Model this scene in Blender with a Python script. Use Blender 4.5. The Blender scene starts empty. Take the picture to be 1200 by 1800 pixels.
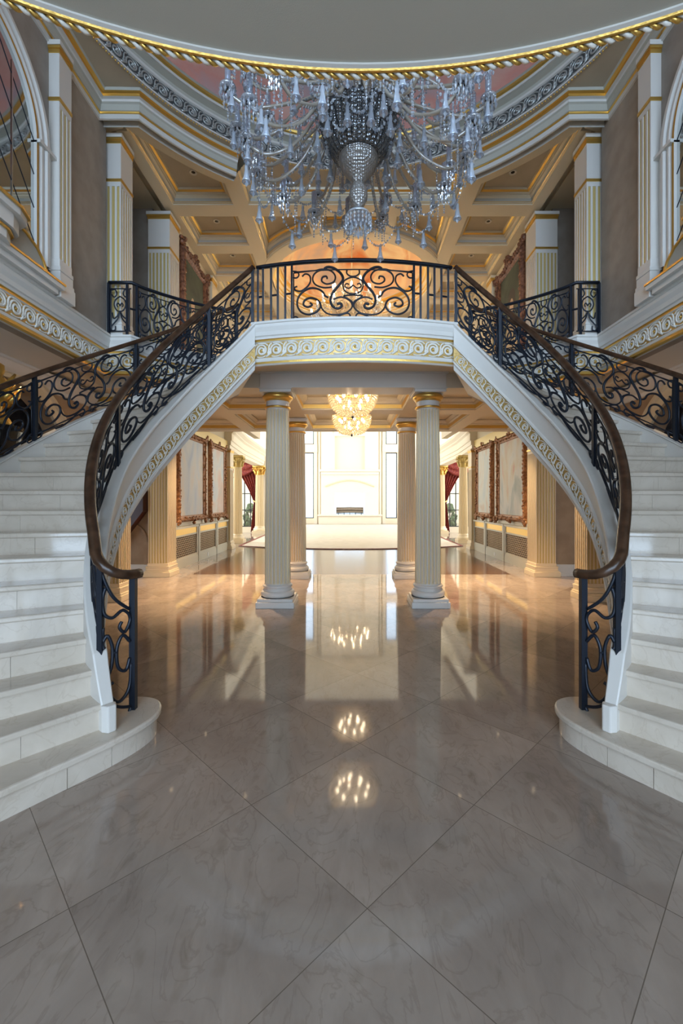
import bpy, bmesh, math, random
from mathutils import Vector, Matrix
random.seed(7)
S = bpy.context.scene
COL = S.collection
PI = math.pi
def R_(d): return math.radians(d)

# ---------------------------------------------------------------- camera, world, light, exposure
F_PX, H = 770.0, 1.6
cam_d = bpy.data.cameras.new('camera'); cam = bpy.data.objects.new('camera', cam_d); COL.objects.link(cam)
cam.location = (-0.064, 0, H); cam.rotation_euler = (PI/2, 0, 0)
cam_d.sensor_width = 36; cam_d.sensor_fit = 'AUTO'; cam_d.lens = F_PX/1800*36
cam_d.shift_x = -13/1800; cam_d.shift_y = -20/1800; cam_d.clip_start = 0.05; cam_d.clip_end = 300
S.camera = cam
S.view_settings.view_transform = 'Standard'; S.view_settings.look = 'None'
S.view_settings.gamma = 1; S.view_settings.use_curve_mapping = False
S.view_settings.exposure = 0.6
cy = S.cycles
cy.use_denoising = True
cy.max_bounces = 7; cy.diffuse_bounces = 4; cy.glossy_bounces = 4; cy.transmission_bounces = 4; cy.transparent_max_bounces = 16
cy.sample_clamp_indirect = 6; cy.caustics_reflective = False; cy.caustics_refractive = False
cy.use_light_tree = True

W = bpy.data.worlds.new('sky'); S.world = W; W.use_nodes = True
wn = W.node_tree.nodes['Background']
wn.inputs[0].default_value = (0.70, 0.84, 1.0, 1); wn.inputs[1].default_value = 2.6

def lamp(kind, name, loc, energy, color, size=0.1, sizey=None, rot=(0,0,0), portal=False, spread=None):
    d = bpy.data.lights.new(name, kind); o = bpy.data.objects.new(name, d); COL.objects.link(o)
    o.location = loc; o.rotation_euler = rot; d.energy = energy; d.color = color
    if kind == 'AREA':
        d.shape = 'RECTANGLE' if sizey else 'SQUARE'; d.size = size
        if sizey: d.size_y = sizey
        d.cycles.is_portal = portal
        if spread: d.spread = spread
    elif kind in ('POINT', 'SPOT'):
        d.shadow_soft_size = size
        if kind == 'SPOT': d.spot_size = R_(72); d.spot_blend = 0.8
    return o
WARM = (1.0, 0.70, 0.42)
# daylight through the entrance glazing behind the camera
lamp('AREA', 'entry_daylight_low', (0, -6.0, 1.75), 330, (0.52, 0.73, 1.0), 8.0, 3.3, (PI/2, 0, 0))
lamp('AREA', 'entry_daylight_high', (0, -5.0, 5.6), 510, (0.52, 0.73, 1.0), 7.0, 3.4, (PI/2, 0, 0))
lamp('AREA', 'living_fill_west', (-8.7, 23, 4.5), 600, (1.0, 0.94, 0.84), 14, 7, (PI/2, 0, -PI/2))  # both living-room lamps added at unseen side openings to brighten the room
lamp('AREA', 'living_fill_east', (8.7, 23, 4.5), 600, (1.0, 0.94, 0.84), 14, 7, (PI/2, 0, PI/2))
# recessed downlights of the house (hall and gallery ones sit in downlights built further down)
for sx in (1, -1):
    lamp('SPOT', 'aisle_fill_spot', (sx*3.72, 5.0, 3.24), 55, WARM, 0.03)  # spot added to brighten the dark aisle; no fitting is built
    for x, y in ((1.86, 7.6), (1.86, 9.6), (3.2, 7.75), (3.2, 9.6)):
        lamp('SPOT', 'hall_downlight_lamp', (sx*x, y, 3.50 if x < 2 else 3.50), 300, WARM, 0.03)
    for y in (7.9, 9.0, 10.1):
        lamp('SPOT', 'gallery_downlight_lamp', (sx*-2.45, y, 6.61), 40, WARM, 0.03)

# ---------------------------------------------------------------- materials
MATS = {}
def mat(name, base, rough=0.5, metal=0.0, noise=None, scale=8.0, bump=0.0, bscale=60, emit=None, estr=0, spec=None, coat=0, detail=6, ramp=(0.35, 0.65)):
    m = bpy.data.materials.new(name); m.use_nodes = True
    nt = m.node_tree; b = nt.nodes['Principled BSDF']
    b.inputs['Base Color'].default_value = (*base, 1); b.inputs['Roughness'].default_value = rough; b.inputs['Metallic'].default_value = metal
    if spec is not None: b.inputs['Specular IOR Level'].default_value = spec
    if coat: b.inputs['Coat Weight'].default_value = coat; b.inputs['Coat Roughness'].default_value = 0.05
    tc = nt.nodes.new('ShaderNodeTexCoord')
    if noise:
        n = nt.nodes.new('ShaderNodeTexNoise'); n.inputs['Scale'].default_value = scale; n.inputs['Detail'].default_value = detail
        nt.links.new(tc.outputs['Object'], n.inputs['Vector'])
        r = nt.nodes.new('ShaderNodeValToRGB'); r.color_ramp.elements[0].color = (*base, 1); r.color_ramp.elements[1].color = (*noise, 1)
        r.color_ramp.elements[0].position, r.color_ramp.elements[1].position = ramp
        nt.links.new(n.outputs['Fac'], r.inputs['Fac']); nt.links.new(r.outputs['Color'], b.inputs['Base Color'])
    if bump:
        n2 = nt.nodes.new('ShaderNodeTexNoise'); n2.inputs['Scale'].default_value = bscale; n2.inputs['Detail'].default_value = 4
        nt.links.new(tc.outputs['Object'], n2.inputs['Vector'])
        bp = nt.nodes.new('ShaderNodeBump'); bp.inputs['Strength'].default_value = bump; bp.inputs['Distance'].default_value = 0.02
        nt.links.new(n2.outputs['Fac'], bp.inputs['Height']); nt.links.new(bp.outputs['Normal'], b.inputs['Normal'])
    if emit:
        b.inputs['Emission Color'].default_value = (*emit, 1); b.inputs['Emission Strength'].default_value = estr
    MATS[name] = m
    return m
white = mat('white_paint', (0.70, 0.67, 0.62), 0.38)
cream = mat('cream_paint', (0.80, 0.67, 0.46), 0.4)
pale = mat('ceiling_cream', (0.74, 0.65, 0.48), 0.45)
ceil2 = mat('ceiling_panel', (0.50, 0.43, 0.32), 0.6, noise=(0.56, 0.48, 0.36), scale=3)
lowceil = mat('lower_ceiling_cream', (0.70, 0.62, 0.48), 0.5)
gold = mat('gold_leaf', (0.78, 0.50, 0.13), 0.33, 0.85, bump=0.15, bscale=80)
goldp = mat('gilded_groove', (0.66, 0.50, 0.19), 0.4, 0.25)
goldbg = mat('gilded_ground', (0.50, 0.32, 0.10), 0.40, 0.5, noise=(0.70, 0.48, 0.18), scale=30)
relief = mat('relief_plaster', (0.82, 0.78, 0.70), 0.35)
silver = mat('silvered_plaster', (0.50, 0.52, 0.50), 0.3, 0.5)
silverbg = mat('dark_silver_ground', (0.10, 0.11, 0.11), 0.45, 0.3)
wallm = mat('wall_taupe', (0.30, 0.255, 0.21), 0.7, noise=(0.36, 0.31, 0.26), scale=5, bump=0.06, bscale=120)
brown = mat('wall_brown', (0.37, 0.255, 0.155), 0.7, noise=(0.44, 0.315, 0.20), scale=4, bump=0.1, bscale=60)
olive = mat('soffit_olive', (0.50, 0.48, 0.41), 0.75, bump=0.05, bscale=200)
iron = mat('wrought_iron', (0.012, 0.017, 0.028), 0.38, 0.3)
wood = mat('handrail_wood', (0.035, 0.016, 0.008), 0.28, noise=(0.085, 0.042, 0.022), scale=14)
frame_m = mat('carved_frame_wood', (0.20, 0.075, 0.022), 0.35, 0.25, noise=(0.42, 0.20, 0.08), scale=18, bump=0.5, bscale=40)
frame_d = mat('dark_carved_frame', (0.10, 0.035, 0.018), 0.4, 0.2, noise=(0.26, 0.12, 0.07), scale=20, bump=0.5, bscale=40)
darkwood = mat('dark_red_wood', (0.06, 0.016, 0.010), 0.35)
blackm = mat('black_lacquer', (0.008, 0.008, 0.009), 0.15)
chrome = mat('chrome', (0.7, 0.7, 0.7), 0.15, 1.0)
bulb = mat('lit_bulb', (1, 0.8, 0.5), 0.5, emit=(1.0, 0.78, 0.52), estr=42)
candle = mat('candle_flame_bulb', (1, 0.8, 0.5), 0.5, emit=(1.0, 0.68, 0.36), estr=190)
glow = mat('downlight_glass', (1, 0.9, 0.7), 0.5, emit=(1.0, 0.75, 0.45), estr=6)
livingw = mat('living_wall_cream', (0.86, 0.78, 0.62), 0.6)
stone = mat('limestone', (0.86, 0.80, 0.68), 0.6)
grille_bg = mat('grille_backing', (0.05, 0.032, 0.018), 0.6)
grille_m = mat('bronze_grille', (0.36, 0.24, 0.12), 0.4, 0.5)
sage = mat('pale_sage_panel', (0.56, 0.53, 0.42), 0.45)
winframe = mat('black_window_frame', (0.02, 0.025, 0.03), 0.4)
leafm = mat('evergreen_leaves', (0.02, 0.07, 0.02), 0.6, noise=(0.06, 0.14, 0.04), scale=12)
outdoor = mat('outdoor_paving', (0.6, 0.6, 0.58), 0.8)
damask = mat('red_damask', (0.16, 0.007, 0.008), 0.6, noise=(0.38, 0.075, 0.03), scale=22, detail=2, ramp=(0.52, 0.66))
logm = mat('grey_logs', (0.16, 0.13, 0.10), 0.8, noise=(0.3, 0.25, 0.2), scale=30)
whitedot = mat('downlight_trim', (0.7, 0.66, 0.58), 0.4)
plastic = mat('outlet_plastic', (0.75, 0.74, 0.7), 0.4)

def crystal_mat(name, tint, diff, glossfac, transfac, translu=0.0, cut=0):
    m = bpy.data.materials.new(name); m.use_nodes = True; nt = m.node_tree
    for n in list(nt.nodes): nt.nodes.remove(n)
    out = nt.nodes.new('ShaderNodeOutputMaterial')
    tr = nt.nodes.new('ShaderNodeBsdfTransparent'); tr.inputs[0].default_value = (*tint, 1)
    gl = nt.nodes.new('ShaderNodeBsdfGlossy'); gl.inputs[0].default_value = (0.95, 0.97, 1, 1); gl.inputs['Roughness'].default_value = 0.06
    df = nt.nodes.new('ShaderNodeBsdfDiffuse'); df.inputs[0].default_value = (*diff, 1); dfo = df.outputs[0]
    if cut:
        tc = nt.nodes.new('ShaderNodeTexCoord'); vo = nt.nodes.new('ShaderNodeTexVoronoi'); vo.inputs['Scale'].default_value = cut; vo.inputs['Randomness'].default_value = 0.25
        bp = nt.nodes.new('ShaderNodeBump'); bp.inputs['Strength'].default_value = 1.0; bp.inputs['Distance'].default_value = 0.01
        nt.links.new(tc.outputs['Object'], vo.inputs['Vector']); nt.links.new(vo.outputs['Distance'], bp.inputs['Height'])
        nt.links.new(bp.outputs[0], df.inputs['Normal']); nt.links.new(bp.outputs[0], gl.inputs['Normal'])
    if translu:
        tl = nt.nodes.new('ShaderNodeBsdfTranslucent'); tl.inputs[0].default_value = (*diff, 1)
        m0 = nt.nodes.new('ShaderNodeMixShader'); m0.inputs[0].default_value = translu
        nt.links.new(df.outputs[0], m0.inputs[1]); nt.links.new(tl.outputs[0], m0.inputs[2]); dfo = m0.outputs[0]
    m1 = nt.nodes.new('ShaderNodeMixShader'); m1.inputs[0].default_value = glossfac
    nt.links.new(dfo, m1.inputs[1]); nt.links.new(gl.outputs[0], m1.inputs[2])
    m2 = nt.nodes.new('ShaderNodeMixShader'); m2.inputs[0].default_value = transfac
    nt.links.new(m1.outputs[0], m2.inputs[1]); nt.links.new(tr.outputs[0], m2.inputs[2])
    nt.links.new(m2.outputs[0], out.inputs[0])
    MATS[name] = m; return m
crystal = crystal_mat('cut_crystal', (0.86, 0.92, 1.0), (0.70, 0.75, 0.82), 0.55, 0.34)
glassarm = crystal_mat('glass_arm', (0.90, 0.88, 0.82), (0.62, 0.55, 0.45), 0.25, 0.10)
frost = crystal_mat('frosted_crystal', (0.8, 0.88, 0.98), (0.72, 0.78, 0.86), 0.35, 0.38)
sleeveg = crystal_mat('candle_sleeve_glass', (0.88, 0.93, 1.0), (0.75, 0.82, 0.92), 0.5, 0.55)
smoke = crystal_mat('smoked_cut_glass', (0.35, 0.36, 0.38), (0.045, 0.05, 0.055), 0.22, 0.06, 0, 45)
cutbowl = crystal_mat('diamond_cut_glass', (0.65, 0.63, 0.6), (0.30, 0.27, 0.24), 0.3, 0.15, 0, 55)
lit_crystal = crystal_mat('lamplit_crystal', (1.0, 0.90, 0.72), (0.94, 0.88, 0.74), 0.22, 0.2, 0.6)  # crystal of the lit fixtures, warm lamp glow put into its colour
pane_m = crystal_mat('window_glass', (0.97, 0.99, 1.0), (0.5, 0.5, 0.5), 1.0, 0.94)

def mirror_mat():
    m = mat('mirror_glass', (0.62, 0.64, 0.63), 0.03, 1.0); return m
mirror_m = mirror_mat()

def N(nt, t, **kw):
    n = nt.nodes.new(t)
    for k, v in kw.items(): setattr(n, k, v)
    return n
def math_n(nt, op, a, b=None):
    n = N(nt, 'ShaderNodeMath', operation=op)
    for i, v in enumerate((a, b)):
        if v is None: continue
        if isinstance(v, (int, float)): n.inputs[i].default_value = v
        else: nt.links.new(v, n.inputs[i])
    return n.outputs[0]
def marble_color(nt, vec, cA, cB, cV, scale=1.6, vein=0.3):
    n1 = N(nt, 'ShaderNodeTexNoise'); n1.inputs['Scale'].default_value = scale; n1.inputs['Detail'].default_value = 8; n1.inputs['Roughness'].default_value = 0.62; n1.inputs['Distortion'].default_value = 0.6
    nt.links.new(vec, n1.inputs['Vector'])
    r = N(nt, 'ShaderNodeValToRGB'); r.color_ramp.elements[0].position = 0.32; r.color_ramp.elements[1].position = 0.68
    r.color_ramp.elements[0].color = (*cA, 1); r.color_ramp.elements[1].color = (*cB, 1)
    nt.links.new(n1.outputs['Fac'], r.inputs['Fac'])
    # veins
    n2 = N(nt, 'ShaderNodeTexNoise'); n2.inputs['Scale'].default_value = scale*1.7; n2.inputs['Detail'].default_value = 10; n2.inputs['Distortion'].default_value = 1.6
    nt.links.new(vec, n2.inputs['Vector'])
    d = math_n(nt, 'ABSOLUTE', math_n(nt, 'SUBTRACT', n2.outputs['Fac'], 0.5))
    v = N(nt, 'ShaderNodeMapRange'); v.inputs['From Min'].default_value = 0.0; v.inputs['From Max'].default_value = 0.022; v.inputs['To Min'].default_value = 0.55; v.inputs['To Max'].default_value = 0
    v.inputs['To Min'].default_value = vein
    nt.links.new(d, v.inputs['Value'])
    mx = N(nt, 'ShaderNodeMixRGB'); mx.inputs[2].default_value = (*cV, 1)
    nt.links.new(v.outputs[0], mx.inputs[0]); nt.links.new(r.outputs[0], mx.inputs[1])
    return mx.outputs[0]
def floor_mat():
    m = bpy.data.materials.new('marble_floor_tiles'); m.use_nodes = True; nt = m.node_tree; b = nt.nodes['Principled BSDF']
    tc = N(nt, 'ShaderNodeTexCoord'); sp = N(nt, 'ShaderNodeSeparateXYZ'); nt.links.new(tc.outputs['Object'], sp.inputs[0])
    x, y = sp.outputs[0], sp.outputs[1]
    u = math_n(nt, 'DIVIDE', math_n(nt, 'SUBTRACT', math_n(nt, 'ADD', x, y), 1.726), 1.17)
    v = math_n(nt, 'DIVIDE', math_n(nt, 'SUBTRACT', math_n(nt, 'SUBTRACT', y, x), 1.71), 1.17)
    def line(t, w):
        f = math_n(nt, 'FRACT', t); f2 = math_n(nt, 'MINIMUM', f, math_n(nt, 'SUBTRACT', 1.0, f)); return math_n(nt, 'LESS_THAN', f2, w)
    g = math_n(nt, 'MAXIMUM', line(u, 0.0021), line(v, 0.0021))
    g = math_n(nt, 'MULTIPLY', g, math_n(nt, 'GREATER_THAN', math_n(nt, 'ABSOLUTE', math_n(nt, 'SUBTRACT', y, 7.0)), 0.15))
    # plain border band across the hall
    def near(c): return math_n(nt, 'LESS_THAN', math_n(nt, 'ABSOLUTE', math_n(nt, 'SUBTRACT', y, c)), 0.005)
    g = math_n(nt, 'MAXIMUM', g, math_n(nt, 'MAXIMUM', near(6.85), near(7.15)))
    # shift the marble pattern per tile
    cb = N(nt, 'ShaderNodeCombineXYZ'); nt.links.new(math_n(nt, 'FLOOR', u), cb.inputs[0]); nt.links.new(math_n(nt, 'FLOOR', v), cb.inputs[1])
    wn_ = N(nt, 'ShaderNodeTexWhiteNoise', noise_dimensions='3D'); nt.links.new(cb.outputs[0], wn_.inputs['Vector'])
    sc = N(nt, 'ShaderNodeVectorMath', operation='SCALE'); sc.inputs[3].default_value = 9.0; nt.links.new(wn_.outputs['Color'], sc.inputs[0])
    ad = N(nt, 'ShaderNodeVectorMath', operation='ADD'); nt.links.new(tc.outputs['Object'], ad.inputs[0]); nt.links.new(sc.outputs[0], ad.inputs[1])
    mp = N(nt, 'ShaderNodeMapping'); mp.inputs['Scale'].default_value = (1.6, 0.8, 1); mp.inputs['Rotation'].default_value = (0, 0, 0.5); nt.links.new(ad.outputs[0], mp.inputs[0])
    col = marble_color(nt, mp.outputs[0], FL_A, FL_B, FL_V, 1.8)
    # small dark stains
    ns = N(nt, 'ShaderNodeTexNoise'); ns.inputs['Scale'].default_value = 7; ns.inputs['Detail'].default_value = 3; nt.links.new(mp.outputs[0], ns.inputs['Vector'])
    st = N(nt, 'ShaderNodeMapRange'); st.inputs['From Min'].default_value = 0.60; st.inputs['From Max'].default_value = 0.76; st.inputs['To Max'].default_value = 0.45; nt.links.new(ns.outputs['Fac'], st.inputs['Value'])
    ms = N(nt, 'ShaderNodeMixRGB'); ms.inputs[2].default_value = (0.20, 0.155, 0.11, 1); nt.links.new(st.outputs[0], ms.inputs[0]); nt.links.new(col, ms.inputs[1])
    hv = N(nt, 'ShaderNodeHueSaturation'); nt.links.new(ms.outputs[0], hv.inputs['Color'])
    vr = N(nt, 'ShaderNodeMapRange'); vr.inputs['To Min'].default_value = 0.90; vr.inputs['To Max'].default_value = 1.08; nt.links.new(wn_.outputs['Value'], vr.inputs['Value']); nt.links.new(vr.outputs[0], hv.inputs['Value'])
    mg = N(nt, 'ShaderNodeMixRGB'); mg.inputs[2].default_value = (0.16, 0.125, 0.095, 1); nt.links.new(g, mg.inputs[0]); nt.links.new(hv.outputs[0], mg.inputs[1])
    nt.links.new(mg.outputs[0], b.inputs['Base Color'])
    b.inputs['Roughness'].default_value = 0.055; b.inputs['IOR'].default_value = 1.5
    return m
FL_A, FL_B, FL_V = (0.292, 0.232, 0.190), (0.415, 0.338, 0.280), (0.20, 0.15, 0.115)
floor_m = floor_mat()
def marble_mat():
    m = bpy.data.materials.new('cream_marble'); m.use_nodes = True; nt = m.node_tree; b = nt.nodes['Principled BSDF']
    tc = N(nt, 'ShaderNodeTexCoord')
    c = marble_color(nt, tc.outputs['Object'], (0.55, 0.475, 0.385), (0.68, 0.60, 0.505), (0.42, 0.33, 0.24), 2.0, 0.25)
    nt.links.new(c, b.inputs['Base Color']); b.inputs['Roughness'].default_value = 0.07; b.inputs['IOR'].default_value = 1.55
    return m
marble = marble_mat()
def parquet_mat():
    m = bpy.data.materials.new('dark_parquet'); m.use_nodes = True; nt = m.node_tree; b = nt.nodes['Principled BSDF']
    tc = N(nt, 'ShaderNodeTexCoord')
    br = N(nt, 'ShaderNodeTexBrick'); br.inputs['Scale'].default_value = 4; br.inputs['Color1'].default_value = (0.085, 0.035, 0.016, 1); br.inputs['Color2'].default_value = (0.15, 0.068, 0.03, 1)
    br.inputs['Mortar'].default_value = (0.03, 0.015, 0.008, 1); br.inputs['Mortar Size'].default_value = 0.006
    mp = N(nt, 'ShaderNodeMapping'); mp.inputs['Rotation'].default_value = (0, 0, PI/4)
    nt.links.new(tc.outputs['Object'], mp.inputs[0]); nt.links.new(mp.outputs[0], br.inputs['Vector']); nt.links.new(br.outputs['Color'], b.inputs['Base Color'])
    n2 = N(nt, 'ShaderNodeTexNoise'); n2.inputs['Scale'].default_value = 6; nt.links.new(tc.outputs['Object'], n2.inputs['Vector'])
    bp = N(nt, 'ShaderNodeBump'); bp.inputs['Strength'].default_value = 0.12; nt.links.new(n2.outputs['Fac'], bp.inputs['Height']); nt.links.new(bp.outputs[0], b.inputs['Normal'])
    b.inputs['Roughness'].default_value = 0.16; return m
parquet = parquet_mat()
def cloud_mat(name, stops, scale=1.2, off=(0,0,0), stretch=(1,1,1)):
    m = bpy.data.materials.new(name); m.use_nodes = True; nt = m.node_tree; b = nt.nodes['Principled BSDF']
    tc = N(nt, 'ShaderNodeTexCoord'); mp = N(nt, 'ShaderNodeMapping'); mp.inputs['Location'].default_value = off; mp.inputs['Scale'].default_value = stretch
    nt.links.new(tc.outputs['Object'], mp.inputs[0])
    n = N(nt, 'ShaderNodeTexNoise'); n.inputs['Scale'].default_value = scale; n.inputs['Detail'].default_value = 7; n.inputs['Distortion'].default_value = 0.8
    nt.links.new(mp.outputs[0], n.inputs['Vector'])
    r = N(nt, 'ShaderNodeValToRGB'); cr = r.color_ramp
    while len(cr.elements) < len(stops): cr.elements.new(0.5)
    for e, (p, c) in zip(cr.elements, stops): e.position = p; e.color = (*c, 1)
    nt.links.new(n.outputs['Fac'], r.inputs['Fac']); nt.links.new(r.outputs[0], b.inputs['Base Color']); b.inputs['Roughness'].default_value = 0.65
    return m
domepaint = cloud_mat('painted_sky_pink', [(0.30, (0.30, 0.29, 0.34)), (0.43, (0.52, 0.34, 0.33)), (0.53, (0.66, 0.30, 0.24)), (0.66, (0.68, 0.46, 0.38))], 0.9, (0.4, 0.2, 0))
domepaint2 = cloud_mat('painted_sky_orange', [(0.30, (0.46, 0.40, 0.42)), (0.44, (0.70, 0.48, 0.32)), (0.53, (0.72, 0.61, 0.44)), (0.66, (0.55, 0.19, 0.07))], 1.0, (2.2, 0.7, 0))
rug_m = cloud_mat('pale_carpet', [(0.3, (0.62, 0.56, 0.47)), (0.7, (0.72, 0.66, 0.57))], 3.0)
rugedge = mat('maroon_rug_border', (0.22, 0.05, 0.04), 0.9)

# ---------------------------------------------------------------- mesh builder
def wloc(o):
    v = Vector((0, 0, 0))
    while o is not None: v += o.location; o = o.parent
    return v
class MB:
    def __init__(self): self.v = []; self.f = []; self.mi = []; self.sm = []; self.cur = 0; self.smooth = False
    def add(self, vs, fs):
        n = len(self.v); self.v.extend(vs)
        for f in fs: self.f.append([i+n for i in f]); self.mi.append(self.cur); self.sm.append(self.smooth)
        return self
    def box(self, x0, x1, y0, y1, z0, z1):
        vs = [(x0,y0,z0),(x1,y0,z0),(x1,y1,z0),(x0,y1,z0),(x0,y0,z1),(x1,y0,z1),(x1,y1,z1),(x0,y1,z1)]
        return self.add(vs, [(3,2,1,0),(4,5,6,7),(0,1,5,4),(1,2,6,5),(2,3,7,6),(3,0,4,7)])
    def prism(self, poly, z0, z1):
        n = len(poly)
        vs = [(p[0],p[1],z0) for p in poly]+[(p[0],p[1],z1) for p in poly]
        a = sum(poly[i][0]*poly[(i+1)%n][1]-poly[(i+1)%n][0]*poly[i][1] for i in range(n))
        fs = [tuple(range(n))[::-1], tuple(range(n, 2*n))] + [(i,(i+1)%n,n+(i+1)%n,n+i) for i in range(n)]
        if a < 0: fs = [f[::-1] for f in fs]
        return self.add(vs, fs)
    def ring(self, loops, closed_loop=True, closed_path=False, caps=False):
        # loops: list of lists of points (same length); skin between them
        m = len(loops[0]); vs = [p for l in loops for p in l]; fs = []
        L = len(loops); rng = range(L if closed_path else L-1)
        for i in rng:
            j = (i+1) % L
            for k in range(m if closed_loop else m-1):
                q = (k+1) % m
                fs.append((i*m+k, i*m+q, j*m+q, j*m+k))
        if caps and closed_loop: fs += [tuple(range(m))[::-1], tuple((L-1)*m+k for k in range(m))]
        return self.add(vs, fs)
    def lathe(self, prof, c, seg=24, a0=0, a1=2*PI, closed=True):
        full = abs(a1-a0-2*PI) < 1e-6; n = seg if full else seg+1
        loops = []
        for i in range(n):
            a = a0+(a1-a0)*i/seg
            loops.append([(c[0]+r*math.cos(a), c[1]+r*math.sin(a), c[2]+z) for r, z in prof])
        return self.ring(loops, False, full)
    def tube(self, pts, rad, sides=6, cap=True):
        P = [Vector(p) for p in pts]; n = len(P)
        if n < 2: return self
        rads = rad if isinstance(rad, (list, tuple)) else [rad]*n
        loops = []; t0 = (P[1]-P[0]).normalized(); ref = Vector((0,0,1)) if abs(t0.z) < 0.9 else Vector((1,0,0))
        u = t0.cross(ref).normalized()
        for i in range(n):
            t = (P[min(i+1,n-1)]-P[max(i-1,0)])
            t = t.normalized() if t.length > 1e-9 else t0
            u = (u-t*u.dot(t)); u = u.normalized() if u.length > 1e-6 else t.orthogonal().normalized()
            w = t.cross(u); r = rads[i]
            loops.append([tuple(P[i]+u*r*math.cos(2*PI*k/sides)+w*r*math.sin(2*PI*k/sides)) for k in range(sides)])
        return self.ring(loops, True, False, cap)
    def octa(self, c, r, rz=None, rot=0):
        rz = rz or r; x,y,z = c; ca, sa = r*math.cos(rot), r*math.sin(rot)
        return self.add([(x+ca,y+sa,z),(x-sa,y+ca,z),(x-ca,y-sa,z),(x+sa,y-ca,z),(x,y,z+rz),(x,y,z-rz)],
                        [(0,1,4),(1,2,4),(2,3,4),(3,0,4),(1,0,5),(2,1,5),(3,2,5),(0,3,5)])
    def ball(self, c, r, rz=None, seg=10, rings=6):
        rz = rz or r
        return self.lathe([(max(1e-4, r*math.sin(PI*i/rings)), -rz*math.cos(PI*i/rings)) for i in range(rings+1)], c, seg)
    def build(self, name, m, parent=None, sx=1, kind=None, bevel=0):
        me = bpy.data.meshes.new(name); off = wloc(parent) if parent is not None else Vector((0,0,0))
        vs = [(sx*p[0]-off.x, p[1]-off.y, p[2]-off.z) for p in self.v]
        fs = [f[::-1] for f in self.f] if sx < 0 else self.f
        me.from_pydata(vs, [], fs)
        ms = m if isinstance(m, (list, tuple)) else [m]
        for q in ms: me.materials.append(q)
        me.polygons.foreach_set('material_index', self.mi); me.polygons.foreach_set('use_smooth', self.sm)
        me.update()
        o = bpy.data.objects.new(name, me); COL.objects.link(o)
        if parent is not None: o.parent = parent
        if kind: o['kind'] = kind
        if bevel:
            b = o.modifiers.new('bevel', 'BEVEL'); b.width = bevel; b.segments = 2; b.limit_method = 'ANGLE'
        return o
def struct(name, mb, m, parent=None, sx=1): return mb.build(name, m, parent, sx, 'structure')
def thing(name, label, cat, loc=(0,0,0), group=None):
    o = bpy.data.objects.new(name, None); COL.objects.link(o); o.location = loc; o.empty_display_size = 0.1
    tag(o, label, cat, group); return o
def tag(o, label, cat, group=None):
    o['label'] = label; o['category'] = cat
    if group: o['group'] = group
    return o
def copy_tree(o, parent=None):
    c = o.copy(); COL.objects.link(c)
    if parent is not None: c.parent = parent
    for ch in list(o.children): copy_tree(ch, c)
    return c
def side(sx): return 'left' if sx > 0 else 'right'

def path_normals(path, closed=False, flip=1):
    n = len(path); out = []
    for i in range(n):
        a = path[(i-1) % n] if (closed or i > 0) else None
        b = path[(i+1) % n] if (closed or i < n-1) else None
        p = path[i]; ns = []
        for q0, q1 in ((a, p), (p, b)):
            if q0 is None or q1 is None: continue
            d = Vector((q1[0]-q0[0], q1[1]-q0[1])); d = d.normalized() if d.length > 1e-9 else Vector((1,0))
            ns.append(Vector((d.y, -d.x))*flip)
        if len(ns) == 2:
            s = ns[0]+ns[1]; s = s.normalized() if s.length > 1e-6 else ns[0]
            c = max(0.35, s.dot(ns[0])); nv = s/c
        else: nv = ns[0]
        out.append(nv)
    return out
def sweep(mb, path, prof, closed=False, flip=1, zmin=None, mats=None, close_prof=False, cap=False):
    """path: (x,y,z) reference line; prof: (offset along right-hand normal, dz)."""
    ns = path_normals(path, closed, flip)
    loops = []
    for p, nv in zip(path, ns):
        l = []
        for o, dz in prof:
            z = p[2]+dz
            if zmin is not None: z = max(z, zmin)
            l.append((p[0]+nv.x*o, p[1]+nv.y*o, z))
        loops.append(l)
    if mats is None: return mb.ring(loops, close_prof, closed, cap)
    m = len(prof); segs = m if close_prof else m-1
    for k in range(segs):
        mb.cur = mats[k]; q = (k+1) % m
        mb.ring([[l[k], l[q]] for l in loops], False, closed)
    mb.cur = 0
    if cap:
        mb.add(loops[0], [tuple(range(m))]); mb.add(loops[-1], [tuple(range(m))[::-1]])
    return mb

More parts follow.
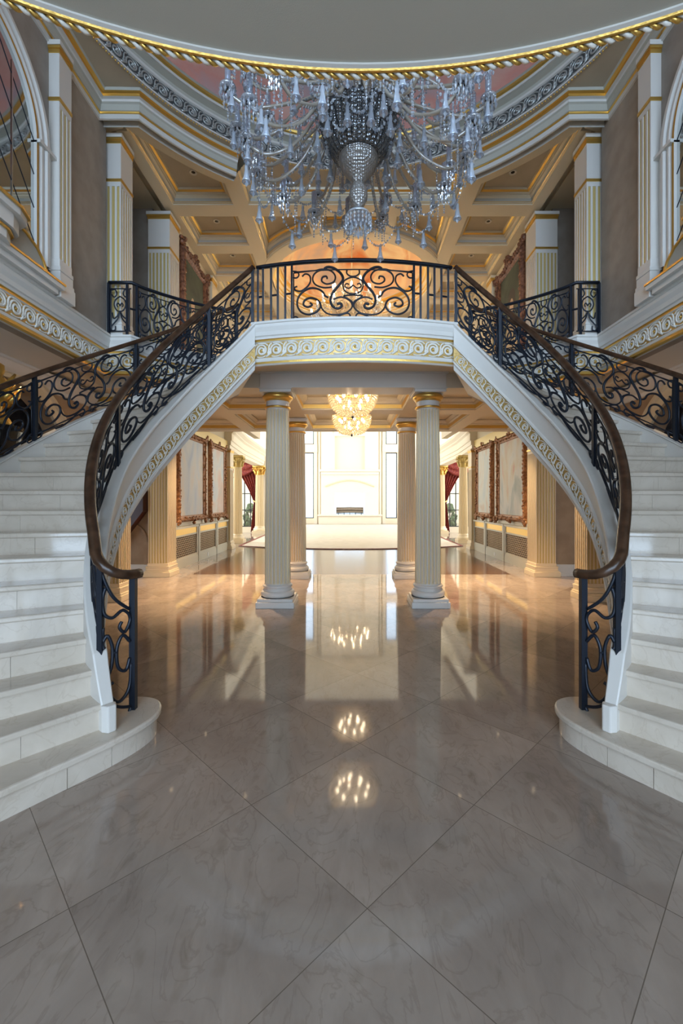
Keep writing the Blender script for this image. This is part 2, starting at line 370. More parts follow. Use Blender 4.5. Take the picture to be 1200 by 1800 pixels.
# ---------------------------------------------------------------- ornament: spirals and friezes
def crom(pts, per=6):
    out = []; n = len(pts)
    P = [Vector((p[0], p[1])) for p in pts]
    for i in range(n-1):
        p0 = P[max(i-1,0)]; p1 = P[i]; p2 = P[i+1]; p3 = P[min(i+2,n-1)]
        for k in range(per):
            t = k/per
            q = 0.5*((2*p1)+(p2-p0)*t+(2*p0-5*p1+4*p2-p3)*t*t+(-p0+3*p1-3*p2+p3)*t**3)
            out.append((q.x, q.y))
    out.append((P[-1].x, P[-1].y)); return out
def spiral(cx, cy, r0, r1, a0, turns, n=22):
    return [(cx+(r0+(r1-r0)*i/n)*math.cos(a0+2*PI*turns*i/n), cy+(r0+(r1-r0)*i/n)*math.sin(a0+2*PI*turns*i/n)) for i in range(n+1)]
def running_scroll(L, h):
    """running-wave motif: strands (points, radius) in a L x h cell, with a central boss"""
    c = (0.54*L, 0.5*h); r = 0.42*h
    st = []
    sp = spiral(c[0], c[1], r, 0.10*h, PI*1.15, -1.7, 26)
    st.append(([(-0.18*L, 0.10*h), (-0.02*L, 0.16*h)]+sp, 0.050*h))
    st.append((spiral(0.5*L, 0.5*h, 0.27*h, 0.12*h, PI*0.2, -0.8, 12), 0.032*h))
    st.append((crom([(0.86*L, 0.08*h), (0.98*L, 0.2*h), (1.0*L, 0.42*h), (1.1*L, 0.6*h)], 4), 0.045*h))
    st.append((crom([(0.02*L, 0.5*h), (0.04*L, 0.72*h), (0.12*L, 0.88*h), (0.24*L, 0.93*h)], 4), 0.045*h))
    st.append((crom([(-0.06*L, 0.35*h), (0.03*L, 0.3*h), (0.1*L, 0.42*h)], 4), 0.05*h))
    st.append((crom([(0.22*L, 0.10*h), (0.40*L, 0.05*h), (0.62*L, 0.06*h), (0.80*L, 0.12*h)], 4), 0.035*h))
    st.append((crom([(0.30*L, 0.95*h), (0.55*L, 0.97*h), (0.80*L, 0.93*h), (0.96*L, 0.80*h)], 4), 0.035*h))
    return st, (c, 0.085*h)
def frieze(mb, fn, total, L, h, gold_mb=None, wide=1.0, ok=None):
    """fn(s, b) -> 3-D point on the band (s along, b up from the band's foot)"""
    n = max(1, round(total/L)); L = total/n
    st, boss = running_scroll(L, h)
    mb.smooth = True
    for i in range(n):
        s0 = i*L
        if ok and not ok(s0+L*0.5): continue
        for pts, r in st:
            mb.tube([fn(min(max(s0+a, 0), total), b) for a, b in pts], r*wide, 5)
        mb.cur = 1 if gold_mb else 0
        mb.ball(fn(s0+boss[0][0], boss[0][1]), boss[1], None, 7, 4); mb.cur = 0
    return mb

# ---------------------------------------------------------------- stair geometry (left; the right one mirrors it)
CX, CY = -0.65, 3.9
RISE, NST, DEG = 0.16875, 22, 5.9
HF = RISE*NST
def th_n(n): return (n-10.5)*DEG
def n_th(t): return 10.5+t/DEG
def cpt(t, r): return (CX-r*math.cos(R_(t)), CY+r*math.sin(R_(t)))
def zn(t): return min(HF, n_th(t)*RISE)
def lerp_tab(tab, x):
    if x <= tab[0][0]: return tab[0][1]
    for (a, b), (c, d) in zip(tab, tab[1:]):
        if x <= c: return b+(d-b)*(x-a)/(c-a)
    return tab[-1][1]
CAP = [(-52, 0.02), (-46, 0.15), (0, 0.137), (15, 0.08), (27, 0.03), (47, 0.0), (70, 0.0)]
def zcap(t): return min(HF, zn(t)+lerp_tab(CAP, t))
TEND = 67.85
RI, RO, RRAIL, RORAIL, RGAL = 1.50, 2.68, 1.47, 2.72, 2.93

# ================================================================= STRUCTURE
# floors
mb = MB(); mb.prism([(-7,-2.5),(7,-2.5),(7,9.5),(3.5,9.5),(-3.5,9.5),(-7,9.5)], -0.2, 0.0)
struct('floor', mb, floor_m)
mb = MB(); mb.box(-9, 9, 14.9, 33, -0.2, 0.0); mb.box(-9, -3.45, 9.5, 14.9, -0.2, 0); mb.box(3.45, 9, 9.5, 14.9, -0.2, 0)
struct('floor_living_room', mb, floor_m)
mb = MB(); mb.box(-3.45, 3.45, 9.5, 14.9, -0.2, 0.0)
struct('floor_parquet', mb, parquet)
mb = MB(); mb.box(-60, 60, 33, 90, -0.3, -0.1); mb.box(-60, -9, -2.5, 33, -0.3, -0.1); mb.box(9, 60, -2.5, 33, -0.3, -0.1); mb.box(-60, 60, -40, -2.5, -0.3, -0.1)
struct('ground_outside', mb, outdoor)

# upper floor slab, with its underside the soffit under the balcony
BAL_R = None
def balcony_arc(n=16, xe=1.2, ye=5.30, ym=5.13):
    s = ye-ym; Rr = (xe*xe+s*s)/(2*s); yc = ym+Rr; a = math.asin(xe/Rr)
    return [(Rr*math.sin(-a+2*a*i/n), yc-Rr*math.cos(-a+2*a*i/n)) for i in range(n+1)]
BARC = balcony_arc()
def left_edge():
    pts = [BARC[0]]
    p_in = cpt(TEND, 1.52); p_out = cpt(TEND+0.5, RGAL)
    pts += [p_in, p_out]
    t = TEND
    while t > 41: pts.append(cpt(t, RGAL)); t -= 3
    pts += [(-2.90, 5.70), (-3.24, 5.70), (-6, 5.70)]
    return pts
le = left_edge(); re_ = [(-x, y) for x, y in le]
poly = list(BARC)+re_[1:]+[(6, 10.8), (-6, 10.8)]+le[1:][::-1]
mb = MB(); mb.prism(poly, 3.52, HF)
struct('floor_upper', mb, [lowceil])

# lower ceiling: beams with coffers between them
def coffer(mb, poly, z0, prof, mats):
    a = sum(poly[i][0]*poly[(i+1)%len(poly)][1]-poly[(i+1)%len(poly)][0]*poly[i][1] for i in range(len(poly)))
    sweep(mb, [(p[0], p[1], z0) for p in poly], prof, True, -1 if a > 0 else 1, mats=mats)
LZ = 3.30
mb = MB()
xs = [(-4.15, -3.75), (-2.60, -2.35), (-1.37, -0.97), (0.97, 1.37), (2.35, 2.60), (3.75, 4.15)]
for a, b in xs: mb.box(a, b, 6.98 if abs(a) < 3 else 5.7, 10.8, LZ, 3.53)
ys = [(6.54, 6.98), (8.25, 8.6), (10.5, 10.8)]
for y0, y1 in ys[1:]:
    for (a0, b0), (a1, b1) in zip(xs, xs[1:]): mb.box(b0, a1, y0, y1, LZ, 3.53)
for sx in (-1, 1): mb.box(min(sx*1.39, sx*3.75), max(sx*1.39, sx*3.75), 6.60, 6.98, LZ, 3.53)
struct('ceiling_lower', mb, lowceil)
cprof = [(0, 0), (0.03, 0.0), (0.03, 0.02), (0.045, 0.03), (0.05, 0.10), (0.09, 0.12), (0.09, 0.14), (0.14, 0.19), (0.14, 0.215)]
mb = MB()
for (a0, b0), (a1, b1) in zip(xs, xs[1:]):
    for (u0, v0), (u1, v1) in zip(ys, ys[1:]):
        coffer(mb, [(b0, v0), (a1, v0), (a1, u1), (b0, u1)], LZ, cprof, [0, 0, 0, 1, 0, 0, 0, 0])
struct('trim_1', mb, [lowceil, gold])
# beam carried by the columns
mb = MB(); mb.box(-1.39, 1.39, 6.54, 6.98, 3.29, 3.52); mb.box(-1.42, 1.42, 6.51, 7.0, 3.50, 3.525)
struct('beam_over_columns', mb, white)

# walls: lower level (X = +-4.1), entrance wall behind the camera, side halls
def wall_with_arch(mb, x0, x1, ya, yb, z1, arch=None):
    # wall in the plane x with an arched opening (yc, half width, spring z)
    if not arch: return mb.box(x0, x1, ya, yb, 0, z1)
    yc, r, zs, zb = arch
    mb.box(x0, x1, ya, yc-r, 0, z1); mb.box(x0, x1, yc+r, yb, 0, z1)
    if zb > 0: mb.box(x0, x1, yc-r, yc+r, 0, zb)
    n = 14
    for i in range(n):
        a, b = PI*i/n, PI*(i+1)/n
        p = [(yc+r*math.cos(a), zs+r*math.sin(a)), (yc+r*math.cos(b), zs+r*math.sin(b))]
        vs = []
        for x in (x0, x1):
            vs += [(x, p[0][0], p[0][1]), (x, p[1][0], p[1][1]), (x, p[1][0], z1), (x, p[0][0], z1)]
        mb.add(vs, [(0,1,2,3), (7,6,5,4), (0,4,5,1), (1,5,6,2), (2,6,7,3), (3,7,4,0)])
    return mb
ARCH = (5.15, 1.1, 1.95, 0)
for sx in (1, -1):
    mb = MB(); wall_with_arch(mb, -4.3, -4.1, -2.5, 7.0, 3.3, ARCH)
    struct('wall_%s_lower' % side(sx), mb, brown, sx=sx)
    mb = MB(); mb.box(-4.3, -4.12, 9.66, 10.8, 0, 3.75); mb.box(-4.3, -4.12, 10.8, 14.4, 0, 9.3)
    struct('wall_%s_hall' % side(sx), mb, livingw, sx=sx)
    mb = MB(); mb.box(-7, -4.30, 9.35, 9.5, 0, 3.52); mb.box(-7, -6.9, 5.6, 9.35, 0, 3.52)
    struct('wall_%s_side_hall' % side(sx), mb, brown, sx=sx)
    mb = MB(); mb.box(-7, -4.25, 9.31, 9.36, 0, 0.24); mb.box(-7, -4.25, 9.29, 9.36, 0, 0.05)
    struct('baseboard_%s' % side(sx), mb, white, sx=sx)
    # arch recess: dark stone back
    mb = MB(); mb.box(-5.2, -5.1, 3.2, 7.1, 0, 3.3); mb.box(-5.1, -4.3, 7.0, 7.1, 0, 3.3); mb.box(-5.1, -4.3, 3.2, 3.3, 0, 3.3)
    struct('wall_%s_niche' % side(sx), mb, mat('dark_stone_%s' % side(sx), (0.035, 0.03, 0.03), 0.3, noise=(0.12, 0.10, 0.10), scale=5), sx=sx)
    # archivolt
    mb = MB(); yc, r, zs, zb = ARCH
    arc = [(yc+r*math.cos(PI*i/28), zs+r*math.sin(PI*i/28)) for i in range(29)]
    arc = [(yc+r, 0.0)]+arc+[(yc-r, 0.0)]
    prof = [(0, -4.1), (0, -4.06), (0.05, -4.05), (0.06, -4.07), (0.13, -4.06), (0.15, -4.03), (0.19, -4.03), (0.2, -4.1)]
    loops = []
    for i, (y, z) in enumerate(arc):
        d = Vector((y-yc, max(0, z-zs))); d.normalize()
        if z <= zs: d = Vector((1 if y > yc else -1, 0))
        loops.append([(x, y+d.x*o, z+d.y*o) for o, x in prof])
    mb.ring(loops, False)
    struct('trim_%d' % (2 if sx > 0 else 3), mb, cream, sx=sx)
    # soffit beyond the stair beam, and a crown moulding at the lower wall
    mb = MB(); mb.box(-4.3, -3.40, -2.5, 5.66, 3.262, 3.34)
    struct('ceiling_%s_aisle' % side(sx), mb, white, sx=sx)
    mb = MB(); sweep(mb, [(-4.1, -2.5, 3.26), (-4.1, 6.9, 3.26)], [(0, -0.2), (0.02, -0.19), (0.03, -0.14), (0.07, -0.10), (0.12, -0.04), (0.14, -0.03), (0.14, 0)])
    struct('cornice_%s_aisle' % side(sx), mb, white, sx=sx)
# entrance wall with glazed openings (behind the camera)
mb = MB()
mb.box(-4.3, -2.9, -2.7, -2.5, 0, 7); mb.box(2.9, 4.3, -2.7, -2.5, 0, 7); mb.box(-2.9, 2.9, -2.7, -2.5, 3.4, 3.85); mb.box(-2.9, 2.9, -2.7, -2.5, 6.8, 7.0)
struct('wall_front', mb, wallm)
for w, (z0, z1) in enumerate(((0, 3.4), (3.85, 6.8))):
    mb = MB()
    for k in range(9):
        x = -2.9+5.8*k/8; mb.box(x-0.03, x+0.03, -2.62, -2.56, z0, z1)
    for k in range(5):
        z = z0+(z1-z0)*k/4; mb.box(-2.9, 2.9, -2.61, -2.57, z-0.025, z+0.025)
    struct('window_%d' % (w+1), mb, winframe)

# balcony over the entrance, above the camera: olive underside with a gilt rope moulding along the curved edge
FR, FYC = 3.5, -1.48
farc = [(FR*math.sin(a), FYC+FR*math.cos(a)) for a in [R_(-72+144*i/72) for i in range(73)]]
mb = MB(); mb.prism([(-4.2, -2.5), (4.2, -2.5)]+[(x, y) for x, y in farc[::-1] if abs(x) < 4.2], 3.56, 3.80)
struct('ceiling_entry', mb, olive)
mb = MB()
sweep(mb, [(x, y, 3.56) for x, y in farc], [(-0.06, 0.01), (-0.06, -0.008), (-0.045, -0.012), (-0.04, -0.018), (-0.030, -0.018), (-0.028, 0), (0.0, 0), (0.0, 0.25)], flip=-1, mats=[0, 0, 1, 1, 1, 0, 0])
rope = MB(); rope.smooth = True
n = 72*16; pts = []
for ph in (0, PI):
    line = []
    L = FR*R_(144); turns = L/0.034
    for i in range(n+1):
        a = R_(-72+144*i/n); ang = ph+2*PI*turns*i/n*0.5
        r = FR-0.010+0.008*math.cos(ang); line.append((r*math.sin(a), FYC+r*math.cos(a), 3.550+0.008*math.sin(ang)))
    rope.cur = 0 if ph == 0 else 1
    rope.tube(line, 0.0095, 5)
t = struct('trim_4', mb, [white, gold])
rope.build('rope_moulding', [gold, relief], t)

# upper walls X = +-3.2, ledge and gilded frieze running along them and round the gallery
UW = -3.2
FASC = [(0.0, -0.50), (0.03, -0.50), (0.05, -0.485), (0.05, -0.46), (0.03, -0.44), (0.025, -0.41), (0.02, -0.405), (0.02, -0.225), (0.035, -0.215), (0.035, -0.195), (0.05, -0.19), (0.055, -0.165), (0.07, -0.155), (0.075, -0.11), (0.095, -0.065), (0.095, -0.03), (0.11, -0.025), (0.11, 0.0), (-0.1, 0.0)]
FM = [0, 1, 1, 1, 0, 0, 2, 0, 1, 1, 0, 0, 0, 0, 0, 0, 0, 0]
gal_path = [(UW, -2.5), (UW, 0.5), (UW, 3.0), (UW, 5.68), (-2.90, 5.68)]
t = 43
while t < TEND: gal_path.append(cpt(t, RGAL)); t += 3
gal_path.append(cpt(TEND+0.6, RGAL))
def pl_fn(path, off, zfn):
    P = [Vector((p[0], p[1])) for p in path]; cum = [0]
    for a, b in zip(P, P[1:]): cum.append(cum[-1]+(b-a).length)
    def fn(s, b):
        s = min(max(s, 0), cum[-1]-1e-6)
        for i in range(len(P)-1):
            if s <= cum[i+1]:
                d = (P[i+1]-P[i]).normalized(); q = P[i]+d*(s-cum[i]); nv = Vector((d.y, -d.x))
                return (q.x+nv.x*off, q.y+nv.y*off, zfn(s)+b)
        return (P[-1].x, P[-1].y, zfn(s)+b)
    return fn, cum[-1]
for sx in (1, -1):
    mb = MB(); wall_with_arch(mb, -3.4, UW, -2.5, 5.66, 6.85, None)
    # shift wall up: upper storey only
    mb.v = [(x, y, 3.26 if z < 1 else z) for x, y, z in mb.v]
    struct('wall_%s_upper' % side(sx), mb, wallm, sx=sx)
    mb = MB(); sweep(mb, [(p[0], p[1], HF) for p in gal_path], FASC, mats=FM)
    t = struct('trim_%d' % (5 if sx > 0 else 6), mb, [white, gold, goldbg], sx=sx)
    rl = MB(); gb = True
    fn, tot = pl_fn(gal_path, 0.022, lambda s: HF-0.405)
    frieze(rl, fn, tot, 0.185, 0.18, gb, 1.35, ok=lambda s: s > 4.6)
    rl.build('frieze_relief', [relief, gold], t, sx)
    # hall walls of the upper storey
    mb = MB(); mb.box(-6, -3.42, 7.5, 7.7, HF, 6.8); mb.box(-6, -5.9, 5.6, 7.5, HF, 6.8); mb.box(-6, -3.4, 5.5, 5.62, HF, 6.8)
    struct('wall_%s_gallery_hall' % side(sx), mb, wallm, sx=sx)
    mb = MB(); mb.box(-3.3, -3.1, 7.7, 15, HF, 6.8)
    struct('wall_%s_gallery' % side(sx), mb, pale, sx=sx)
    mb = MB(); mb.box(-6, -3.3, 5.6, 7.6, 6.6, 6.7)
    struct('ceiling_%s_gallery_hall' % side(sx), mb, pale, sx=sx)

# ---------------------------------------------------------------- upper ceiling: rotunda soffit, dome, beams and coffers
UZ0, UZ1 = 6.45, 6.64
DC = (0.0, 3.65); DR = 3.06; BC = (0.0, 3.75)
def plate_with_hole(mb, x0, x1, y0, y1, c, r, z, n=96):
    # flat plate between a rectangle and a round hole
    out = []
    for i in range(n):
        a = 2*PI*i/n; dx, dy = math.cos(a), math.sin(a)
        t = 1e9
        if dx > 1e-9: t = min(t, (x1-c[0])/dx)
        if dx < -1e-9: t = min(t, (x0-c[0])/dx)
        if dy > 1e-9: t = min(t, (y1-c[1])/dy)
        if dy < -1e-9: t = min(t, (y0-c[1])/dy)
        out.append(((c[0]+r*dx, c[1]+r*dy, z), (c[0]+t*dx, c[1]+t*dy, z)))
    mb.ring([[b, a] for a, b in out], False, True)
    # corners
    for cx_, cy_ in ((x0, y0), (x1, y0), (x1, y1), (x0, y1)):
        best = sorted(out, key=lambda o: (o[1][0]-cx_)**2+(o[1][1]-cy_)**2)[:2]
        mb.add([(cx_, cy_, z), best[0][1], best[1][1]], [(0, 1, 2)])
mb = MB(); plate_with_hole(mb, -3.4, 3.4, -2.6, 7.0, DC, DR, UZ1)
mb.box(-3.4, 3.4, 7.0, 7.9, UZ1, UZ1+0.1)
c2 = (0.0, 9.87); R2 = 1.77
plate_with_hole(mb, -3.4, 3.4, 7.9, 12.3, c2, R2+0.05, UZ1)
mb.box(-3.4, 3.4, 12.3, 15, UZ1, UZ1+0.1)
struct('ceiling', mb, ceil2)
# beams
mb = MB()
LB = [(-1.93, -1.73), (1.73, 1.93)]
TBY = [(7.21, 7.45), (8.35, 8.58), (9.48, 9.68), (10.60, 10.80), (11.73, 11.93), (12.86, 13.06), (14.0, 14.2)]
for a, b in LB: mb.box(a, b, 6.48, 15, UZ0, UZ1)
for i, (a, b) in enumerate(TBY):
    for x0, x1 in ((-2.97, -1.93), (1.93, 2.97)): mb.box(x0, x1, a, b, UZ0, UZ1)
    if i in (0, 5, 6): mb.box(-1.73, 1.73, a, b, UZ0, UZ1)
for sx in (1, -1):
    x0, x1 = sorted((sx*-3.12, sx*-2.97)); mb.box(x0, x1, 5.75, 15, UZ0, UZ1)
# curved beam from pilaster to long beam
R0, R1 = 3.22, 3.52
def arc_pts(r, xa, xb, n=14):
    return [(xa+(xb-xa)*i/n, BC[1]+math.sqrt(r*r-(xa+(xb-xa)*i/n)**2)) for i in range(n+1)]
for sx in (1, -1):
    o = [(sx*x, y) for x, y in arc_pts(R0, -2.70, -1.74)]; q = [(sx*x, y) for x, y in arc_pts(R1, -2.97, -1.93)]
    o = [(sx*-3.2, 5.52), (sx*-2.93, 5.51)] + o
    q = [(sx*-3.2, 5.76), (sx*-3.0, 5.70)] + q
    for i in range(len(o)-1):
        mb.prism([o[i], o[i+1], q[i+1], q[i]], UZ0-0.005, UZ1)
# ring beam round the painted dome and stubs
n = 64
for i in range(n):
    a, b = 2*PI*i/n, 2*PI*(i+1)/n
    mb.prism([(c2[0]+r*math.cos(w), c2[1]+r*math.sin(w)) for r, w in ((R2, a), (2.0, a), (2.0, b), (R2, b))], UZ0-0.006, UZ1)
for y0, y1 in ((7.45, 7.98), (11.76, 12.86)):
    for x0 in (-0.72, 0.60): mb.box(x0, x0+0.12, y0, y1, UZ0, UZ1)
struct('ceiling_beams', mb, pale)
# coffer mouldings
uprof = [(0, 0), (0.025, 0.0), (0.025, 0.02), (0.03, 0.023), (0.05, 0.03), (0.055, 0.036), (0.07, 0.078), (0.10, 0.10), (0.10, 0.118), (0.125, 0.12), (0.13, 0.14), (0.165, 0.155), (0.175, 0.188)]
um = [0, 0, 1, 0, 1, 2, 0, 0, 0, 0, 1, 0]
mb = MB()
for sx in (1, -1):
    p = [(-2.97, 7.21)]+[(x, y) for x, y in arc_pts(R1, -2.97, -1.93)]+[(-1.93, 7.21)]
    coffer(mb, [(sx*x, y) for x, y in p], UZ0, uprof, um)
    for (a0, b0), (a1, b1) in zip(TBY, TBY[1:]):
        coffer(mb, [(sx*-2.97, b0), (sx*-1.93, b0), (sx*-1.93, a1), (sx*-2.97, a1)], UZ0, uprof, um)
    # corner coffers with the curved side against the ring
    for yb, sg in ((7.45, 1), (12.86, -1)):
        arc = []
        for i in range(11):
            x = -1.73+(1.73-0.72)*i/10; arc.append((sx*x, c2[1]-sg*math.sqrt(4.0-x*x)))
        coffer(mb, [(sx*-1.73, yb)]+arc+[(sx*-0.72, yb)], UZ0, uprof, um)
for yb, sg in ((7.45, 1), (12.86, -1)):
    arc = [(-0.6+1.2*i/6, c2[1]-sg*math.sqrt(4.0-(-0.6+1.2*i/6)**2)) for i in range(7)]
    coffer(mb, [(-0.6, yb)]+arc+[(0.6, yb)], UZ0, uprof, um)
coffer(mb, [(-1.73, 13.06), (1.73, 13.06), (1.73, 14.0), (-1.73, 14.0)], UZ0, uprof, um)
# first middle bay, open towards the rotunda
sweep(mb, [(-1.73, 6.48, UZ0), (-1.73, 7.21, UZ0), (1.73, 7.21, UZ0), (1.73, 6.48, UZ0)], uprof, False, 1, mats=um)
struct('trim_7', mb, [pale, gold, olive])
# cornice of the rotunda: along the side walls, then the curved beam
CORN = [(0, -0.075), (0.02, -0.07), (0.02, -0.012), (0.03, -0.008), (0.035, 0.008), (0.045, 0.012), (0.06, 0.075), (0.08, 0.09), (0.085, 0.115), (0.12, 0.122), (0.125, 0.15), (0.16, 0.158), (0.17, 0.188)]
CM = [0, 0, 1, 1, 2, 2, 2, 0, 0, 1, 1, 2]
for sx in (1, -1):
    mb = MB()
    pth = [(UW, -2.5), (UW, 5.50), (-2.93, 5.50)]+arc_pts(R0, -2.70, -1.73)
    sweep(mb, [(x, y, UZ0) for x, y in pth], CORN+[(-0.1, 0.188), (-0.1, -0.075)], mats=CM+[0, 0], cap=True)
    struct('cornice_%s' % side(sx), mb, [white, gold, olive], sx=sx)
# dome drum: bead row, silvered rosette frieze, coves, gilt line, painted sky
mb = MB(); c3 = (DC[0], DC[1], UZ1)
dp = [(DR, 0), (DR-0.03, 0.0), (DR-0.03, 0.02), (DR, 0.03), (DR, 0.035), (DR+0.01, 0.235), (DR-0.01, 0.245), (DR-0.02, 0.265), (DR+0.03, 0.29), (DR+0.01, 0.335), (DR-0.06, 0.36), (DR-0.08, 0.36), (DR-0.09, 0.385), (DR-0.12, 0.39), (DR-0.13, 0.415), (DR-0.16, 0.42)]
dm = [0, 0, 0, 0, 1, 0, 0, 2, 2, 2, 0, 0, 3, 3, 0]
for k in range(len(dp)-1):
    mb.cur = dm[k]; mb.lathe([dp[k], dp[k+1]], c3, 96)
t = struct('trim_8', mb, [white, silverbg, olive, gold])
rl = MB()
def drum(s, b):
    a = PI+s/DR - 0.25 if False else s/DR - 0.35
    r = DR-0.004+0.01*b/0.2
    return (DC[0]-r*math.cos(a), DC[1]+r*math.sin(a), UZ1+0.042+b)
frieze(rl, drum, DR*(PI+0.7), 0.20, 0.185, None, 1.15)
rl.build('rosette_relief', silver, t)
bd = MB(); bd.smooth = True
for i in range(300):
    a = -0.3+(PI+0.6)*i/300; bd.ball((DC[0]-(DR-0.012)*math.cos(a), DC[1]+(DR-0.012)*math.sin(a), UZ1-0.006), 0.011, None, 6, 4)
bd.build('bead_row', gold, t)
mb = MB(); mb.smooth = True
rr = DR-0.16
mb.lathe([(rr*math.cos(a), 0.42+1.9*math.sin(a)) for a in [PI/2*i/14*0.999 for i in range(15)]], c3, 64)
struct('ceiling_dome', mb, domepaint)
# second painted dome above the gallery
mb = MB(); c4 = (c2[0], c2[1], UZ0)
dp = [(R2+0.02, 0), (R2-0.02, 0), (R2-0.02, 0.03), (R2-0.05, 0.04), (R2-0.05, 0.09), (R2-0.08, 0.10), (R2-0.09, 0.2), (R2-0.13, 0.21), (R2-0.14, 0.26), (R2-0.18, 0.28), (R2-0.19, 0.33), (R2-0.22, 0.34)]
for k in range(len(dp)-1):
    mb.cur = [0, 0, 1, 0, 1, 0, 1, 0, 1, 1, 0][k]; mb.lathe([dp[k], dp[k+1]], c4, 64)
struct('trim_9', mb, [pale, gold])
mb = MB(); mb.smooth = True; rr = R2-0.22
mb.lathe([(rr*math.cos(a), 0.34+1.0*math.sin(a)) for a in [PI/2*i/12*0.999 for i in range(13)]], c4, 48)
struct('ceiling_gallery_dome', mb, domepaint2)
# roof slab so that no sky leaks in
mb = MB(); mb.box(-7, 7, -2.7, 15, 9.3, 9.4); mb.box(-7, -6.9, -2.7, 15, 3.3, 9.3); mb.box(6.9, 7, -2.7, 15, 3.3, 9.3); mb.box(-7, 7, -2.75, -2.7, 6.9, 9.3)
struct('roof', mb, pale)

# ---------------------------------------------------------------- living room beyond
LY = 31.0
mb = MB()
# end wall with a tall opening each side of the chimney, and a see-through firebox
ops = [(-3.35, -2.55), (2.55, 3.35)]
mb.box(-9, -3.35, LY, LY+0.4, 0, 9.3); mb.box(3.35, 9, LY, LY+0.4, 0, 9.3)
mb.box(-2.55, -1.05, LY, LY+0.4, 0, 9.3); mb.box(1.05, 2.55, LY, LY+0.4, 0, 9.3)
mb.box(-1.05, 1.05, LY, LY+0.4, 2.15, 9.3); mb.box(-1.05, 1.05, LY, LY+0.4, 0, 0.63)
for a, b in ops:
    mb.box(a, b, LY, LY+0.4, 0, 0.35); mb.box(a, b, LY, LY+0.4, 5.0, 5.6); mb.box(a, b, LY, LY+0.4, 8.3, 9.3)
struct('wall_back', mb, livingw)
mb = MB(); mb.box(-9, 9, 14.2, LY+0.4, 9.3, 9.4)
struct('ceiling_living_room', mb, livingw)
for sx in (1, -1):
    mb = MB(); mb.box(-9, -8.8, 14.6, 16, 0, 9.3); mb.box(-9, -8.8, 16, 30, 0, 0.4); mb.box(-9, -8.8, 16, 30, 8.6, 9.3); mb.box(-9, -8.8, 30, LY+.3, 0, 9.3)  # wide side openings added out of view to let daylight in
    for k in range(1, 5): mb.box(-9, -8.8, 16+k*2.8-0.25, 16+k*2.8+0.25, 0.4, 8.6)
    mb.box(-9, -4.3, 14.4, 14.6, 0, 9.3)
    struct('wall_%s_living' % side(sx), mb, livingw, sx=sx)
    # bay wall with the curtained window at y = 22
    mb = MB(); y = 22.0
    mb.box(-8.8, -5.95, y, y+0.25, 0, 4.2); mb.box(-4.75, -4.25, y, y+0.25, 0, 4.2); mb.box(-5.95, -4.75, y, y+0.25, 0, 0.28); mb.box(-5.95, -4.75, y, y+0.25, 3.6, 4.2)
    struct('wall_%s_bay' % side(sx), mb, livingw, sx=sx)
    # entablature of the living room colonnade
    mb = MB(); pth = [(-4.05, 14.3, 3.30), (-4.3, 17.0, 3.30), (-4.45, 22.3, 3.30)]
    sweep(mb, pth, [(-0.3, 0), (0.10, 0), (0.10, 0.12), (0.13, 0.13), (0.13, 0.26), (0.16, 0.28), (0.16, 0.50), (0.22, 0.56), (0.22, 0.60), (0.32, 0.70), (0.34, 0.78), (-0.3, 0.78)], close_prof=True, cap=True)
    struct('trim_%d' % (10 if sx > 0 else 11), mb, livingw, sx=sx)
    mb = MB(); mb.box(-4.14, -4.02, 9.7, 14.3, 3.30, 3.55)
    struct('trim_%d' % (12 if sx > 0 else 13), mb, goldp, sx=sx)
    # tall windows
    a, b = (-3.35, -2.55)
    mb = MB()
    for z0, z1 in ((0.35, 5.0), (5.6, 8.3)):
        mb.box(a, a+0.06, LY+0.1, LY+0.2, z0, z1); mb.box(b-0.06, b, LY+0.1, LY+0.2, z0, z1)
        mb.box(a, b, LY+0.1, LY+0.2, z0, z0+0.06); mb.box(a, b, LY+0.1, LY+0.2, z1-0.06, z1)
    t = struct('window_%d' % (3 if sx > 0 else 4), mb, winframe, sx=sx)
    g = MB(); g.box(a, b, LY+0.14, LY+0.15, 0.35, 5.0); g.box(a, b, LY+0.14, LY+0.15, 5.6, 8.3); g.build('pane', pane_m, t, sx)
    mb = MB(); y = 22.1; a, b = -5.95, -4.75
    for x in (a, a+0.3, a+0.6, a+0.9, b-0.04): mb.box(x, x+0.045, y, y+0.05, 0.28, 3.6)
    for z in (0.28, 1.1, 1.93, 2.75, 3.56): mb.box(a, b, y, y+0.05, z, z+0.045)
    t = struct('window_%d' % (5 if sx > 0 else 6), mb, winframe, sx=sx)
    g = MB(); g.box(a, b, y+0.02, y+0.03, 0.28, 3.6); g.build('pane', pane_m, t, sx)
    mb = MB()
    for x0, x1 in ((-2.50, -2.30), (-2.22, -2.10)): mb.box(x0, x1, LY-0.12, LY, 0, 9.2)
    mb.box(-3.5, -2.28, LY-0.14, LY, 4.45, 5.0) if False else mb.box(-3.5, -2.28, LY-0.16, LY, 5.02, 5.55)
    struct('trim_%d' % (14 if sx > 0 else 15), mb, stone, sx=sx)

